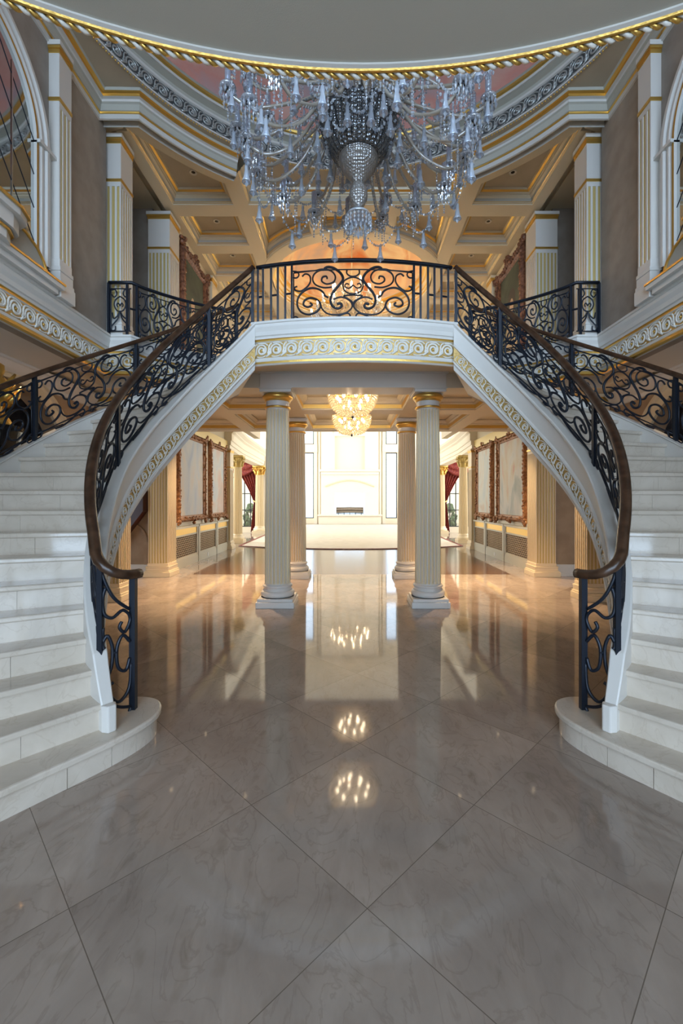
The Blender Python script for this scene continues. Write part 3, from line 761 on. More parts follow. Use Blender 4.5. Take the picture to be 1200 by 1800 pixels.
# ================================================================= THINGS
# ---------------------------------------------------------------- columns
def fluted_shaft(mb, c, r0, r1, z0, z1, nfl=24):
    """round shaft: fillets (0), gilded arrises (1) and grooves (2); slight entasis"""
    zs = [z0, z0+0.03, z0+(z1-z0)*0.35, z0+(z1-z0)*0.7, z1-0.03, z1]
    def rad(z):
        t = (z-z0)/(z1-z0); return r0+(r1-r0)*(t**1.5)
    spec = [(0.0, 0.0, 0), (0.30, 0.0, 1), (0.36, -0.02, 2), (0.50, -0.12, 2), (0.65, -0.15, 2), (0.80, -0.12, 2), (0.94, -0.02, 1)]
    for k in range(len(spec)*nfl):
        i, j = divmod(k, len(spec)); i2, j2 = divmod((k+1) % (len(spec)*nfl), len(spec))
        mb.cur = spec[j][2]; l0 = []; l1 = []
        for q, z in enumerate(zs):
            dep = 0 if q in (0, 5) else 1
            r = rad(z)
            for (ii, jj, l) in ((i, j, l0), (i2, j2, l1)):
                a = 2*PI*(ii+spec[jj][0])/nfl; rr = r*(1+spec[jj][1]*dep); l.append((c[0]+rr*math.cos(a), c[1]+rr*math.sin(a), z))
        mb.ring([l0, l1], False)
    mb.cur = 0
def make_column(x, y, label, group, top=3.29, s=1.0):
    t = thing('column', label, 'column', (x, y, 0), group)
    m = MB(); m.box(x-0.285*s, x+0.285*s, y-0.285*s, y+0.285*s, 0, 0.09); m.box(x-0.265*s, x+0.265*s, y-0.265*s, y+0.265*s, 0.09, 0.135); m.build('plinth', white, t, bevel=0.006)
    m = MB(); m.smooth = True
    m.lathe([(0.0001, 0.135), (0.25*s, 0.135)]+[(0.215*s+0.042*s*math.cos(a), 0.185+0.05*math.sin(a)) for a in [-PI/2+PI*i/8 for i in range(9)]]+[(0.222*s, 0.236), (0.222*s, 0.25), (0.205*s, 0.265), (0.205*s, 0.28)]+[(0.21*s+0.018*s*math.cos(a), 0.30+0.02*math.sin(a)) for a in [-PI/2+PI*i/6 for i in range(7)]]+[(0.2*s, 0.325), (0.198*s, 0.34)], (x, y, 0), 40)
    m.build('base', white, t)
    m = MB(); fluted_shaft(m, (x, y), 0.198*s, 0.172*s, 0.34, top-0.30); m.build('shaft', [white, goldp, cream], t)
    m = MB(); m.smooth = True
    m.lathe([(0.172*s, top-0.30), (0.172*s, top-0.285), (0.176*s, top-0.255), (0.176*s, top-0.17)], (x, y, 0), 40); m.build('neck', white, t)
    m = MB(); m.smooth = True
    m.lathe([(0.172*s, top-0.285)]+[(0.18*s+0.018*s*math.cos(a), top-0.268+0.018*math.sin(a)) for a in [-PI/2+PI*i/6 for i in range(7)]]+[(0.17*s, top-0.25)], (x, y, 0), 40)
    m.lathe([(0.176*s, top-0.175), (0.195*s, top-0.17), (0.196*s, top-0.155)]+[(0.2*s+0.033*s*math.sin(PI*i/8), top-0.15+0.085*i/8) for i in range(9)]+[(0.2*s, top-0.065)], (x, y, 0), 40)
    m.build('gilded_echinus', gold, t)['label'] = 'gilded rounded moulding under the capital block'
    m = MB(); m.box(x-0.235*s, x+0.235*s, y-0.235*s, y+0.235*s, top-0.065, top-0.02); m.box(x-0.25*s, x+0.25*s, y-0.25*s, y+0.25*s, top-0.02, top); m.build('abacus', white, t, bevel=0.004)
    return t
make_column(-1.163, 6.765, 'nearest fluted column left of the hall axis, cream white with gilded neck', 'columns under the balcony')
make_column(1.155, 6.765, 'nearest fluted column right of the hall axis, cream white with gilded neck', 'columns under the balcony')
make_column(-1.16, 9.2, 'farther golden-lit fluted column behind the near left column', 'columns under the balcony')
make_column(1.15, 9.2, 'farther golden-lit fluted column behind the near right column', 'columns under the balcony')
def far_column(x, y, s, label, h=3.3):
    t = thing('column', label, 'column', (x, y, 0), 'living room columns')
    m = MB(); m.box(x-0.3*s, x+0.3*s, y-0.3*s, y+0.3*s, 0, 0.14); m.smooth = True
    m.lathe([(0.27*s, 0.14), (0.29*s, 0.19), (0.27*s, 0.24), (0.22*s, 0.27), (0.24*s, 0.31), (0.2*s, 0.34)], (x, y, 0), 24); m.build('base', cream, t)
    m = MB(); fluted_shaft(m, (x, y), 0.2*s, 0.175*s, 0.34, h-0.45, 18); m.build('shaft', [cream, goldp, cream], t)
    m = MB(); m.smooth = True
    m.lathe([(0.175*s, h-0.45), (0.2*s, h-0.44), (0.18*s, h-0.42), (0.19*s, h-0.2), (0.27*s, h-0.08), (0.2*s, h-0.07)], (x, y, 0), 24)
    for k in range(8):
        a = 2*PI*k/8
        m.tube([(x+r*s*math.cos(a), y+r*s*math.sin(a), z) for r, z in ((0.19, h-0.42), (0.215, h-0.33), (0.24, h-0.24), (0.285, h-0.22), (0.275, h-0.26))], 0.04*s, 5)
        m.tube([(x+r*s*math.cos(a+.39), y+r*s*math.sin(a+.39), z) for r, z in ((0.19, h-0.26), (0.22, h-0.16), (0.30, h-0.09), (0.32, h-0.14), (0.28, h-0.15))], 0.035*s, 5)
    m.box(x-0.27*s, x+0.27*s, y-0.27*s, y+0.27*s, h-0.07, h); m.build('leafy_capital', gold if s > 1 else goldp, t)
    return t
for sx in (1, -1):
    far_column(sx*-4.45, 21.5, 1.05, 'golden column with leafy capital beside the %s red curtain' % side(sx))
    far_column(sx*-4.27, 16.6, 0.85, 'slim golden column with leafy capital behind the %s hall pilaster' % side(sx))

# ---------------------------------------------------------------- pilasters
def pilaster(x0, x1, y0, y1, z0, z1, sx, label, group, faces, mats=(white, goldp), base_h=0.28, cap_h=0.62, gm=gold, k=1.0):
    xc = (x0+x1)/2; t = thing('pilaster', label, 'pilaster', (sx*xc, (y0+y1)/2, z0), group)
    zb, zc = z0+base_h, z1-cap_h
    m = MB(); m.box(x0+0.016*k, x1-0.016*k, y0+0.016*k, y1, zb, zc); m.cur = 1
    if 'front' in faces: m.box(x0+0.02*k, x1-0.02*k, y0+0.013*k, y0+0.017*k, zb, zc)
    if 'side' in faces: m.box(x1-0.017*k, x1-0.013*k, y0+0.02*k, y1, zb, zc)
    fl = MB()
    def strips(a, b):
        w = b-a; nf = max(3, round(w/0.058)); p = w/nf; out = [(a, a+p*0.30)]
        for i in range(1, nf): out.append((a+i*p-p*0.20, a+i*p+p*0.20))
        out.append((b-p*0.30, b)); return out
    if 'front' in faces:
        for a, b in strips(x0, x1): fl.box(a, b, y0, y0+0.02*k, zb, zc-0.06)
        fl.box(x0, x1, y0, y0+0.02*k, zc-0.06, zc)
    if 'side' in faces:
        for a, b in strips(y0, y1): fl.box(x1-0.02*k, x1, max(a, y0+0.02*k), b, zb, zc-0.06)
        fl.box(x1-0.02*k, x1, y0+0.02*k, y1, zc-0.06, zc)
    if 'front' not in faces: fl.box(x0, x1, y0, y0+0.02*k, zb, zc)
    m.build('shaft', list(mats), t, sx); fl.build('fillets', mats[0], t, sx)
    m = MB(); e = 0.075*k
    for q, (ee, a, b) in enumerate(((e, 0, 0.10), (e*0.75, 0.10, 0.13), (e*0.45, 0.13, 0.19), (e*0.55, 0.19, 0.22), (e*0.15, 0.22, 0.28))):
        m.box(x0-ee, x1+ee, y0-ee, y1, z0+a*base_h/0.28, z0+b*base_h/0.28)
    m.build('base', mats[0], t, sx, bevel=0.006)
    m = MB(); m.box(x0, x1, y0, y1, zc, z1-0.12); m.build('capital', mats[0], t, sx); m = MB(); m.box(x0-0.04*k, x1+0.04*k, y0-0.04*k, y1, z1-0.05, z1); m.build('cap_slab', mats[0], t, sx)
    m = MB(); m.box(x0-0.018*k, x1+0.018*k, y0-0.018*k, y1, zc, zc+0.035); m.build('gilded_band', gm, t, sx)['label'] = 'gilded moulding above the flutes'
    m = MB(); m.box(x0-0.015*k, x1+0.015*k, y0-0.015*k, y1, z1-0.12, z1-0.08); m.box(x0-0.03*k, x1+0.03*k, y0-0.03*k, y1, z1-0.08, z1-0.05); m.build('gilded_band', gm, t, sx)['label'] = 'gilded moulding under the cap'
    return t
for sx in (1, -1):
    sd = side(sx)
    pilaster(-3.20, -3.09, 4.58, 4.78, HF, 6.40, sx, 'slim white wall pilaster beside the %s arched mirror' % sd, 'upper wall pilasters', ('side',), base_h=0.42, k=0.6)
    pilaster(-3.25, -3.05, 5.74, 6.05, HF, 6.40, sx, 'white fluted corner pilaster at the front of the %s gallery' % sd, 'gallery pilasters', ('front', 'side'), k=0.6)
    pilaster(-3.40, -3.04, 7.28, 7.68, HF, 6.40, sx, 'white fluted pier further back on the %s gallery beside a portrait' % sd, 'gallery pilasters', ('front', 'side'), k=0.6)
    pilaster(-3.10, -2.98, 9.35, 9.65, HF, 6.40, sx, 'distant cream pilaster beyond the %s gallery portrait' % sd, 'gallery pilasters', ('front', 'side'), mats=(cream, goldp), k=0.6)
    pilaster(-4.05, -3.71, 6.95, 7.32, 0, 3.29, sx, 'cream fluted pilaster half hidden behind the foot of the %s staircase' % sd, 'hall pilasters', ('front', 'side'), mats=(cream, goldp))
    pilaster(-4.28, -3.87, 9.2, 9.66, 0, 3.29, sx, 'golden cream fluted pilaster before the %s hall paintings' % sd, 'hall pilasters', ('front', 'side'), mats=(cream, goldp))
    pilaster(-4.12, -3.95, 14.35, 14.75, 0, 3.30, sx, 'far cream pilaster closing the %s hall wall' % sd, 'hall pilasters', ('front', 'side'), mats=(cream, goldp))

# ---------------------------------------------------------------- staircases
STR_P = [(1.52, -0.56), (1.52, 0.0), (1.505, 0.012), (1.385, 0.012), (1.375, 0.0), (1.375, -0.02), (1.39, -0.035), (1.40, -0.05), (1.405, -0.245), (1.39, -0.26), (1.385, -0.28), (1.398, -0.288), (1.40, -0.292), (1.40, -0.452), (1.385, -0.46), (1.38, -0.485), (1.40, -0.505), (1.41, -0.56)]
STR_M = [0]*12+[2]+[0]*5
STR_M[10] = 1
for sx in (1, -1):
    sd = side(sx)
    st = thing('staircase', 'sweeping %s marble staircase with white scrolled inner string' % sd, 'staircase', (sx*-2.6, 3.9, 0), 'twin curved staircases')
    # bottom step with rounded end
    p = [(-3.1, 1.1)] if False else []
    front = crom([(-2.66, 0.90), (-1.80, 2.18), (-1.60, 2.47), (-1.47, 2.68), (-1.395, 2.86), (-1.385, 3.0), (-1.44, 3.12), (-1.55, 3.18), (-1.68, 3.16), (-1.80, 3.05)], 5)
    back = [cpt(th_n(2)+2, 1.52), cpt(th_n(2)+1, 2.1), cpt(th_n(2)+1, 2.70)]
    def grow(poly, d):
        n = len(poly); pth = [(x, y, 0) for x, y in poly]; ns = path_normals(pth, False, 1)
        return [(p_[0]+nv.x*d, p_[1]+nv.y*d) for p_, nv in zip(pth, ns)]
    m = MB(); m.prism(grow(front, 0.028)+back, RISE-0.045, RISE); m.build('tread', marble, st, sx, bevel=0.012)
    m = MB()
    # riser cut into stone pieces with hairline joints
    seg = [0, 5, 9, 14, 18, 22, 26, 30, len(front)-1]
    for a, b in zip(seg, seg[1:]):
        if b <= a: continue
        pp = front[a:b+1]; inn = grow(pp, -0.03)
        d0 = Vector(pp[-1])-Vector(pp[-2]); pp2 = list(pp); pp2[-1] = tuple(Vector(pp[-1])-d0.normalized()*0.004)
        m.prism(pp2+inn[::-1], 0, RISE-0.045)
    m.prism(grow(front, -0.031)+back, 0, RISE-0.046)
    m.build('riser', marble, st, sx)
    for k in range(2, NST):
        t0 = th_n(k); t1 = th_n(k+1)+1.2
        def ray(t, r, d=0):  # point at angle t radius r moved d metres towards the foot of the stair
            x, y = cpt(t, r); return (x-d*math.sin(R_(t)), y-d*math.cos(R_(t)))
        m = MB(); rr = [RI, RI+0.3, RI+0.6, RI+0.9, RO]
        m.prism([ray(t0, r, 0.03) for r in rr]+[cpt(t1-(t1-t0)*0, r) for r in rr[::-1]], k*RISE-0.038, k*RISE)
        m.build('tread', marble, st, sx, bevel=0.010)
        m = MB(); cuts = [RI, RI+0.42+0.2*(k % 2), RI+0.90+0.1*(k % 2), RO]
        for a, b in zip(cuts, cuts[1:]):
            m.prism([ray(t0, a+0.0008), ray(t0, b-0.0008), ray(t0, b-0.0008, -0.03), ray(t0, a+0.0008, -0.03)], (k-1)*RISE, k*RISE-0.038)
        m.build('riser', marble, st, sx)
    m = MB(); t0 = th_n(NST)
    m.prism([cpt(t0, RI), cpt(t0, RO), cpt(t0+1, RO), cpt(t0+1, RI)], (NST-1)*RISE, HF-0.03); m.build('riser', marble, st, sx)
    # inner string
    ths = [-52+ (TEND+52)*i/80 for i in range(81)]
    m = MB(); loops = []
    for t in ths:
        zc = zcap(t); l = []; slim = lerp_tab([(-52, 0.5), (-25, 1.0)], t)
        for r, dz in STR_P:
            x, y = cpt(t, 1.52-(1.52-r)*slim); l.append((x, y, max(zc+dz, RISE if (t < -44) else 0.001)))
        loops.append(l)
    for k in range(len(STR_P)):
        q = (k+1) % len(STR_P); m.cur = STR_M[k]
        m.ring([[l[k], l[q]] for l in loops], False)
    m.cur = 0
    m.add(loops[0], [tuple(range(len(STR_P)))]); m.add(loops[-1], [tuple(range(len(STR_P)))[::-1]])
    strg = m.build('inner_string', [white, gold, goldbg], st, sx)
    m = MB(); ang = -52; x, y = cpt(ang, 1.45)
    cr = [cpt(-52.6+a, r) for a, r in ((-1.2, 1.455), (-1.2, 1.505), (0.4, 1.525), (1.0, 1.525), (1.0, 1.44), (0.4, 1.44))]
    m.prism(cr, RISE, zcap(-52)+0.03); m.build('string_newel_block', white, st, sx, bevel=0.008)
    rl = MB(); gb = True
    # scroll cells laid square to the slope of the string
    KS = 0.65; tot = 1.398*R_(TEND+50)/KS; HP = 0.10
    def sfn(u, w):
        t = -50+math.degrees(u*KS/1.398)
        g = (zcap(min(t+1, 66))-zcap(min(t+1, 66)-2))/(1.394*R_(2)); ph = math.atan(g)
        ww = w/HP*0.155*math.cos(ph); t2 = max(-51.5, t-math.degrees(ww*math.sin(ph)/1.394)); slim = lerp_tab([(-52, 0.5), (-25, 1.0)], t2)
        x, y = cpt(min(t2, TEND), 1.52-0.126*slim); return (x, y, zcap(t)-0.45+ww*math.cos(ph))
    def sok(u):
        return zcap(-50+math.degrees(u*KS/1.398))-0.45 > 0.03
    frieze(rl, sfn, tot, 0.165, HP, gb, 1.2, sok)
    rl.build('frieze_relief', [relief, gold], strg, sx)
    # underside and outer string
    m = MB(); ls = []
    for t in [-48+(TEND+48)*i/50 for i in range(51)]:
        z = max(0.001, zcap(t)-0.55)
        ls.append([(*cpt(t, 1.41), z), (*cpt(t, 2.1), z), (*cpt(t, 2.74), z)])
    m.ring([l[::-1] for l in ls], False); m.build('soffit', lowceil, st, sx)
    m = MB(); ls = []
    for t in [-60+(TEND+60)*i/60 for i in range(61)]:
        z = zn(t)
        ls.append([(*cpt(t, r), max(0.001, z+dz)) for r, dz in ((RO-0.005, -0.3), (RO-0.005, 0.05), (RO-0.015, 0.06), (RO-0.015, 0.075), (2.78, 0.075), (2.78, 0.05), (2.77, -0.55), (2.74, -0.56))])
    m.ring(ls, True, False, True); m.build('outer_string', white, st, sx)

# balcony fascia between the stairs
mb = MB(); bp_ = [(x, y, HF) for x, y in BARC]
sweep(mb, bp_, FASC, mats=[0, 0, 1, 0]+FM[4:])
t = struct('trim_16', mb, [white, gold, goldbg])
rl = MB(); gb = True
fn, tot = pl_fn(BARC, 0.022, lambda s: HF-0.405)
frieze(rl, fn, tot, 0.185, 0.18, gb, 1.35); rl.build('frieze_relief', [relief, gold], t)

# ---------------------------------------------------------------- wrought iron railings
def P_(x, y): return ((x-595)/375.0, (720-y)/375.0)
HALF = [  # (points traced from the balcony panel, thick?)
    ([(425,335),(445,322),(480,332),(520,372),(536,420),(515,465),(480,520),(462,575),(473,630),(505,652),(528,635),(520,612),(500,618)], 1.5),
    ([(450,562),(430,548),(415,515),(385,490),(340,482),(295,508),(266,555),(262,612),(285,665),(330,690),(378,672),(402,630),(388,582),(345,558),(308,575),(300,610),(325,630),(352,615),(340,597)], 1.2),
    ([(470,480),(420,482),(372,455),(355,410),(370,365),(415,340),(465,352),(490,395),(480,440),(440,455),(410,430),(415,400),(438,395),(442,415)], 1.0),
    ([(292,385),(312,366),(338,385),(342,430),(322,470),(285,500),(252,492),(245,470),(262,460)], 1.0),
    ([(400,600),(412,650),(445,690),(500,700),(555,685),(590,640),(575,590),(525,562),(480,578)], 1.0),
    ([(595,640),(590,600),(565,575),(540,552),(595,545)], 0.9),
    ([(230,335),(262,345),(272,372),(258,392),(236,388)], 0.9),
    ([(228,750),(258,755),(272,728),(255,702),(232,708)], 0.9),
    ([(365,745),(420,748),(480,730),(530,700),(565,690),(578,715),(560,738),(540,728)], 1.0),
    ([(595,720),(640,745)], 0.5),
    ([(560,345),(558,375),(575,395),(595,400)], 0.9),
    ([(535,470),(542,435),(570,412),(595,405)], 0.9), ([(535,470),(545,510),(570,532),(595,538)], 0.9),
    ([(595,468),(570,492),(548,478),(555,455),(572,462)], 0.8),
    ([(425,335),(400,335),(360,345),(240,352)], 0.6),
    ([(240,352),(240,720)], 0.7), ([(240,720),(420,738)], 0.6),
]
PANEL = []
for pts, w in HALF:
    q = crom([P_(*p) for p in pts], 4) if len(pts) > 2 else [P_(*p) for p in pts]
    PANEL.append((q, w))
PW = 355/375.0
def scroll_panel(fn, s0, s1, mode='full', rad=0.0095):
    """fn(s, v): v 0..1 between the lower and upper bars. Two mirrored halves over [s0, s1]; 'half' uses one half only."""
    m = MB(); m.smooth = True
    for q, w in PANEL:
        for sg in ((1, -1) if mode == 'full' else (1,)):
            if mode == 'full': f = lambda a: (s0+s1)/2+sg*a/PW*(s1-s0)/2
            elif mode == 'half': f = lambda a: s0+(a/PW+1)*(s1-s0)
            else: f = lambda a: s1-(a/PW+1)*(s1-s0)
            m.tube([fn(min(max(f(a), s0-0.02), s1+0.02), b) for a, b in q], rad*w, 5)
    # bars above and below
    for v in (0.0, 1.0): m.tube([fn(s0+(s1-s0)*i/12, v) for i in range(13)], rad*0.75, 5)
    return m
def rail_sweep(m, pts, w=0.028, h=0.026, lvl=True):
    """handrail with rounded section along 3-D points"""
    P = [Vector(p) for p in pts]; loops = []
    for i in range(len(P)):
        t = (P[min(i+1, len(P)-1)]-P[max(i-1, 0)]).normalized(); u = t.cross(Vector((0,0,1))); u = u.normalized() if u.length > 1e-5 else Vector((1,0,0)); v = u.cross(t)
        loops.append([tuple(P[i]+u*w*a+v*h*b) for a, b in ((-1,-0.4),(-0.7,-1),(0.7,-1),(1,-0.4),(1,0.35),(0.65,0.9),(0,1.05),(-0.65,0.9),(-1,0.35))])
    m.smooth = True; return m.ring(loops, True, False, True)
def post(m, x, y, z0, z1, r=0.016):
    return m.box(x-r, x+r, y-r, y+r, z0, z1)
RH = 0.72
for sx in (1, -1):
    sd = side(sx)
    # inner railing
    rl = thing('stair_railing', 'black scrolled iron railing with thick brown handrail on the inner edge of the %s staircase' % sd, 'railing', (sx*cpt(0, RRAIL)[0], CY, zcap(0)), 'wrought iron railings')
    def ztop(t): return min(HF+0.70, zn(t)+lerp_tab([(-45, 0.77), (-10, 0.74), (10, 0.70), (70, 0.70)], t))
    hp = [(*cpt(t, RRAIL+0.01), ztop(t)) for t in [TEND-0.3-(TEND+40)*i/60 for i in range(61)]]
    tail = [(-1.738, 2.888, 1.305), (-1.715, 2.860, 1.255), (-1.685, 2.843, 1.21), (-1.645, 2.840, 1.17), (-1.605, 2.856, 1.135), (-1.572, 2.895, 1.113), (-1.548, 2.945, 1.103), (-1.530, 3.0, 1.099), (-1.520, 3.04, 1.098)]
    m = MB(); rail_sweep(m, hp+tail, 0.036, 0.030); m.build('handrail', wood, rl, sx)['label'] = 'brown wooden handrail'
    def ifn(t, v):
        x, y = cpt(t, RRAIL); lo = zcap(t)+0.07; hi = ztop(t)-0.10; return (x, y, lo+(hi-lo)*v)
    for a, b, md in ((-44.5, -1, 'full'), (1, 46, 'full'), (48.4, 66.5, 'half')):
        scroll_panel(ifn, a, b, md).build('scroll_panel', iron, rl, sx)
    for t in (-45.5, 0, 47.2, 67.3):
        m = MB(); x, y = cpt(t, RRAIL); post(m, x, y, zcap(t)-0.02, ztop(t)-0.01, 0.017); m.build('post', iron, rl, sx)
    m = MB(); post(m, -1.545, 3.01, RISE, 1.09, 0.020); m.build('newel_post', iron, rl, sx)
    # foot panel between the string end and the newel post
    A = Vector((cpt(-45.5, RRAIL)[0], cpt(-45.5, RRAIL)[1])); B = Vector((-1.545, 3.01)); M_ = Vector((-1.62, 2.86))
    def foot(u, z):  # u 0..1 along a shallow bow
        q = A*(1-u)*(1-u)+M_*2*u*(1-u)+B*u; q = A*(1-u)**2+M_*2*u*(1-u)+B*u*u
        return (q.x, q.y, z)
    m = MB(); m.smooth = True
    def L_(pts): return [foot(a, b) for a, b in crom(pts, 5)]
    for pts in ([(0.05, 1.10), (0.2, 1.02), (0.5, 0.90), (0.9, 0.80)], [(0.22, 0.98), (0.10, 0.90), (0.16, 0.80), (0.45, 0.76), (0.75, 0.80), (0.93, 0.73), (0.80, 0.64), (0.66, 0.68), (0.72, 0.72)],
                [(0.12, 0.60), (0.30, 0.64), (0.46, 0.54), (0.40, 0.40), (0.2, 0.34), (0.10, 0.42)], [(0.92, 0.56), (0.74, 0.62), (0.58, 0.53), (0.62, 0.40), (0.82, 0.36), (0.92, 0.44)], [(0.46, 0.51), (0.58, 0.51)],
                [(0.06, 0.30), (0.3, 0.20), (0.6, 0.12), (0.95, 0.06+0.02)], [(0.95, 0.40), (0.90, 0.22), (0.66, 0.15), (0.42, 0.20), (0.36, 0.28), (0.48, 0.30)], [(0.12, 0.70), (0.10, 0.58), (0.18, 0.55)], [(0.95, 0.08), (0.86, 0.0), (0.9, -0.06), (0.99, -0.03), (0.97, 0.08)]):
        m.tube([(x, y, z*0.93+0.12) for x, y, z in L_(pts)], 0.0115, 6)
    m.build('scroll_panel', iron, rl, sx)
    # outer railing
    ro = thing('stair_railing', 'black scrolled iron railing along the outer edge of the %s staircase' % sd, 'railing', (sx*cpt(25, RORAIL)[0], cpt(25, RORAIL)[1], zn(25)), 'wrought iron railings')
    def zo(t): return zn(t)+0.755
    m = MB(); rail_sweep(m, [(*cpt(t, RORAIL), zo(t)) for t in [-40+(TEND+40)*i/60 for i in range(61)]], 0.028, 0.024); m.build('handrail', wood, ro, sx)['label'] = 'brown wooden handrail'
    def ofn(t, v):
        x, y = cpt(t, RORAIL); lo = zn(t)+0.13; hi = zo(t)-0.085; return (x, y, lo+(hi-lo)*v)
    for a, b in ((-37, -13.2), (-11.8, 12.3), (13.7, 37.8), (39.2, 66.6)):
        scroll_panel(ofn, a, b).build('scroll_panel', iron, ro, sx)
    for t in (-38, -12.5, 13, 38.5, 67.3):
        m = MB(); x, y = cpt(t, RORAIL); post(m, x, y, zn(t)+0.05, zo(t), 0.017); m.build('post', iron, ro, sx)
    # gallery railing: short front run, then above the gallery edge
    gr = thing('gallery_railing', 'black scrolled iron railing standing on the edge of the %s upper gallery' % sd, 'railing', (sx*-2.84, 5.60, HF), 'wrought iron railings')
    gz = HF+0.71
    GP = [(-3.17, 5.67), (-2.88, 5.67)]+[cpt(t, RGAL-0.06) for t in [42+ (TEND-42)*i/14 for i in range(15)]]
    m = MB(); rail_sweep(m, [(x, y, gz) for x, y in GP], 0.024, 0.018); m.build('handrail', iron, gr, sx)
    f1, T1 = pl_fn(GP[:2], 0, lambda s: HF+0.08); f2, T2 = pl_fn(GP[1:], 0, lambda s: HF+0.08)
    # narrow front panel: stacked circles and curls
    m = MB(); m.smooth = True
    def L2(pts): return [f1(a*T1, b*0.55) for a, b in crom(pts, 5)]
    for sg in (0, 1):
        g = (lambda p: p) if sg == 0 else (lambda p: (1-p[0], p[1]))
        for pts in ([(0.12, 0.96), (0.28, 0.98), (0.36, 0.88), (0.24, 0.80), (0.14, 0.86)], [(0.5, 0.82), (0.3, 0.74), (0.24, 0.62), (0.34, 0.50), (0.5, 0.46)], [(0.5, 0.60), (0.42, 0.66), (0.36, 0.62), (0.40, 0.57)],
                    [(0.5, 0.48), (0.40, 0.30), (0.22, 0.18), (0.10, 0.10), (0.14, 0.02), (0.28, 0.03), (0.30, 0.12)], [(0.16, 0.44), (0.22, 0.30), (0.38, 0.36), (0.46, 0.44)], [(0.08, 0.0), (0.08, 1.0)]):
            m.tube(L2([g(p) for p in pts]), 0.009, 5)
    for v in (0, 1): m.tube([f1(T1*i/4, v*0.55) for i in range(5)], 0.008, 5)
    m.build('scroll_panel', iron, gr, sx)
    def g2(s, v): return f2(s, v*0.55)
    scroll_panel(g2, 0.10, T2*0.52).build('scroll_panel', iron, gr, sx); scroll_panel(g2, T2*0.53, T2-0.04).build('scroll_panel', iron, gr, sx)
    for (x, y, z) in (f1(0.0, 0), f1(T1-0.05, 0), f2(0.08, 0), f2(T2*0.525, 0), f2(T2-0.02, 0)):
        m = MB(); post(m, x, y, HF, gz-0.005, 0.015); m.build('post', iron, gr, sx)
    m = MB(); a, b = f1(T1-0.05, 0.30), f2(0.08, 0.30); m.tube([a, b], 0.014, 4); m.build('link_bar', iron, gr, sx)

# balcony railing
br = thing('balcony_railing', 'black iron railing with mirrored scrolls and plain bars across the central balcony', 'railing', (0, 5.2, HF), 'wrought iron railings')
BA2 = [(x*0.985, y+0.03) for x, y in BARC]
fB, TB = pl_fn(BA2, 0, lambda s: HF)
m = MB(); rail_sweep(m, [(*fB(TB*i/24, 0)[:2], HF+0.72) for i in range(25)], 0.026, 0.02); m.build('handrail', iron, br)
def bs(px): return (px-461)/(780-461)*TB
def bfn(s, v): return fB(s, 0.05+0.56*v)
scroll_panel(bfn, bs(524), bs(713), 'full', 0.0105).build('scroll_panel', iron, br)
bars = [463, 472, 486, 497.5, 510, 521, 715.5, 726.5, 739, 750, 762, 774]
for i, p in enumerate(bars):
    m = MB(); x, y, z = fB(bs(p), 0); post(m, x, y, HF-0.01, HF+0.71, 0.0125); m.build('bar', iron, br)
for a, b in ((463, 472), (486, 497.5), (510, 521), (715.5, 726.5), (739, 750), (762, 774)):
    m = MB(); m.tube([fB(bs(a), 0.36), fB(bs(b), 0.36)], 0.013, 4); m.build('link_bar', iron, br)

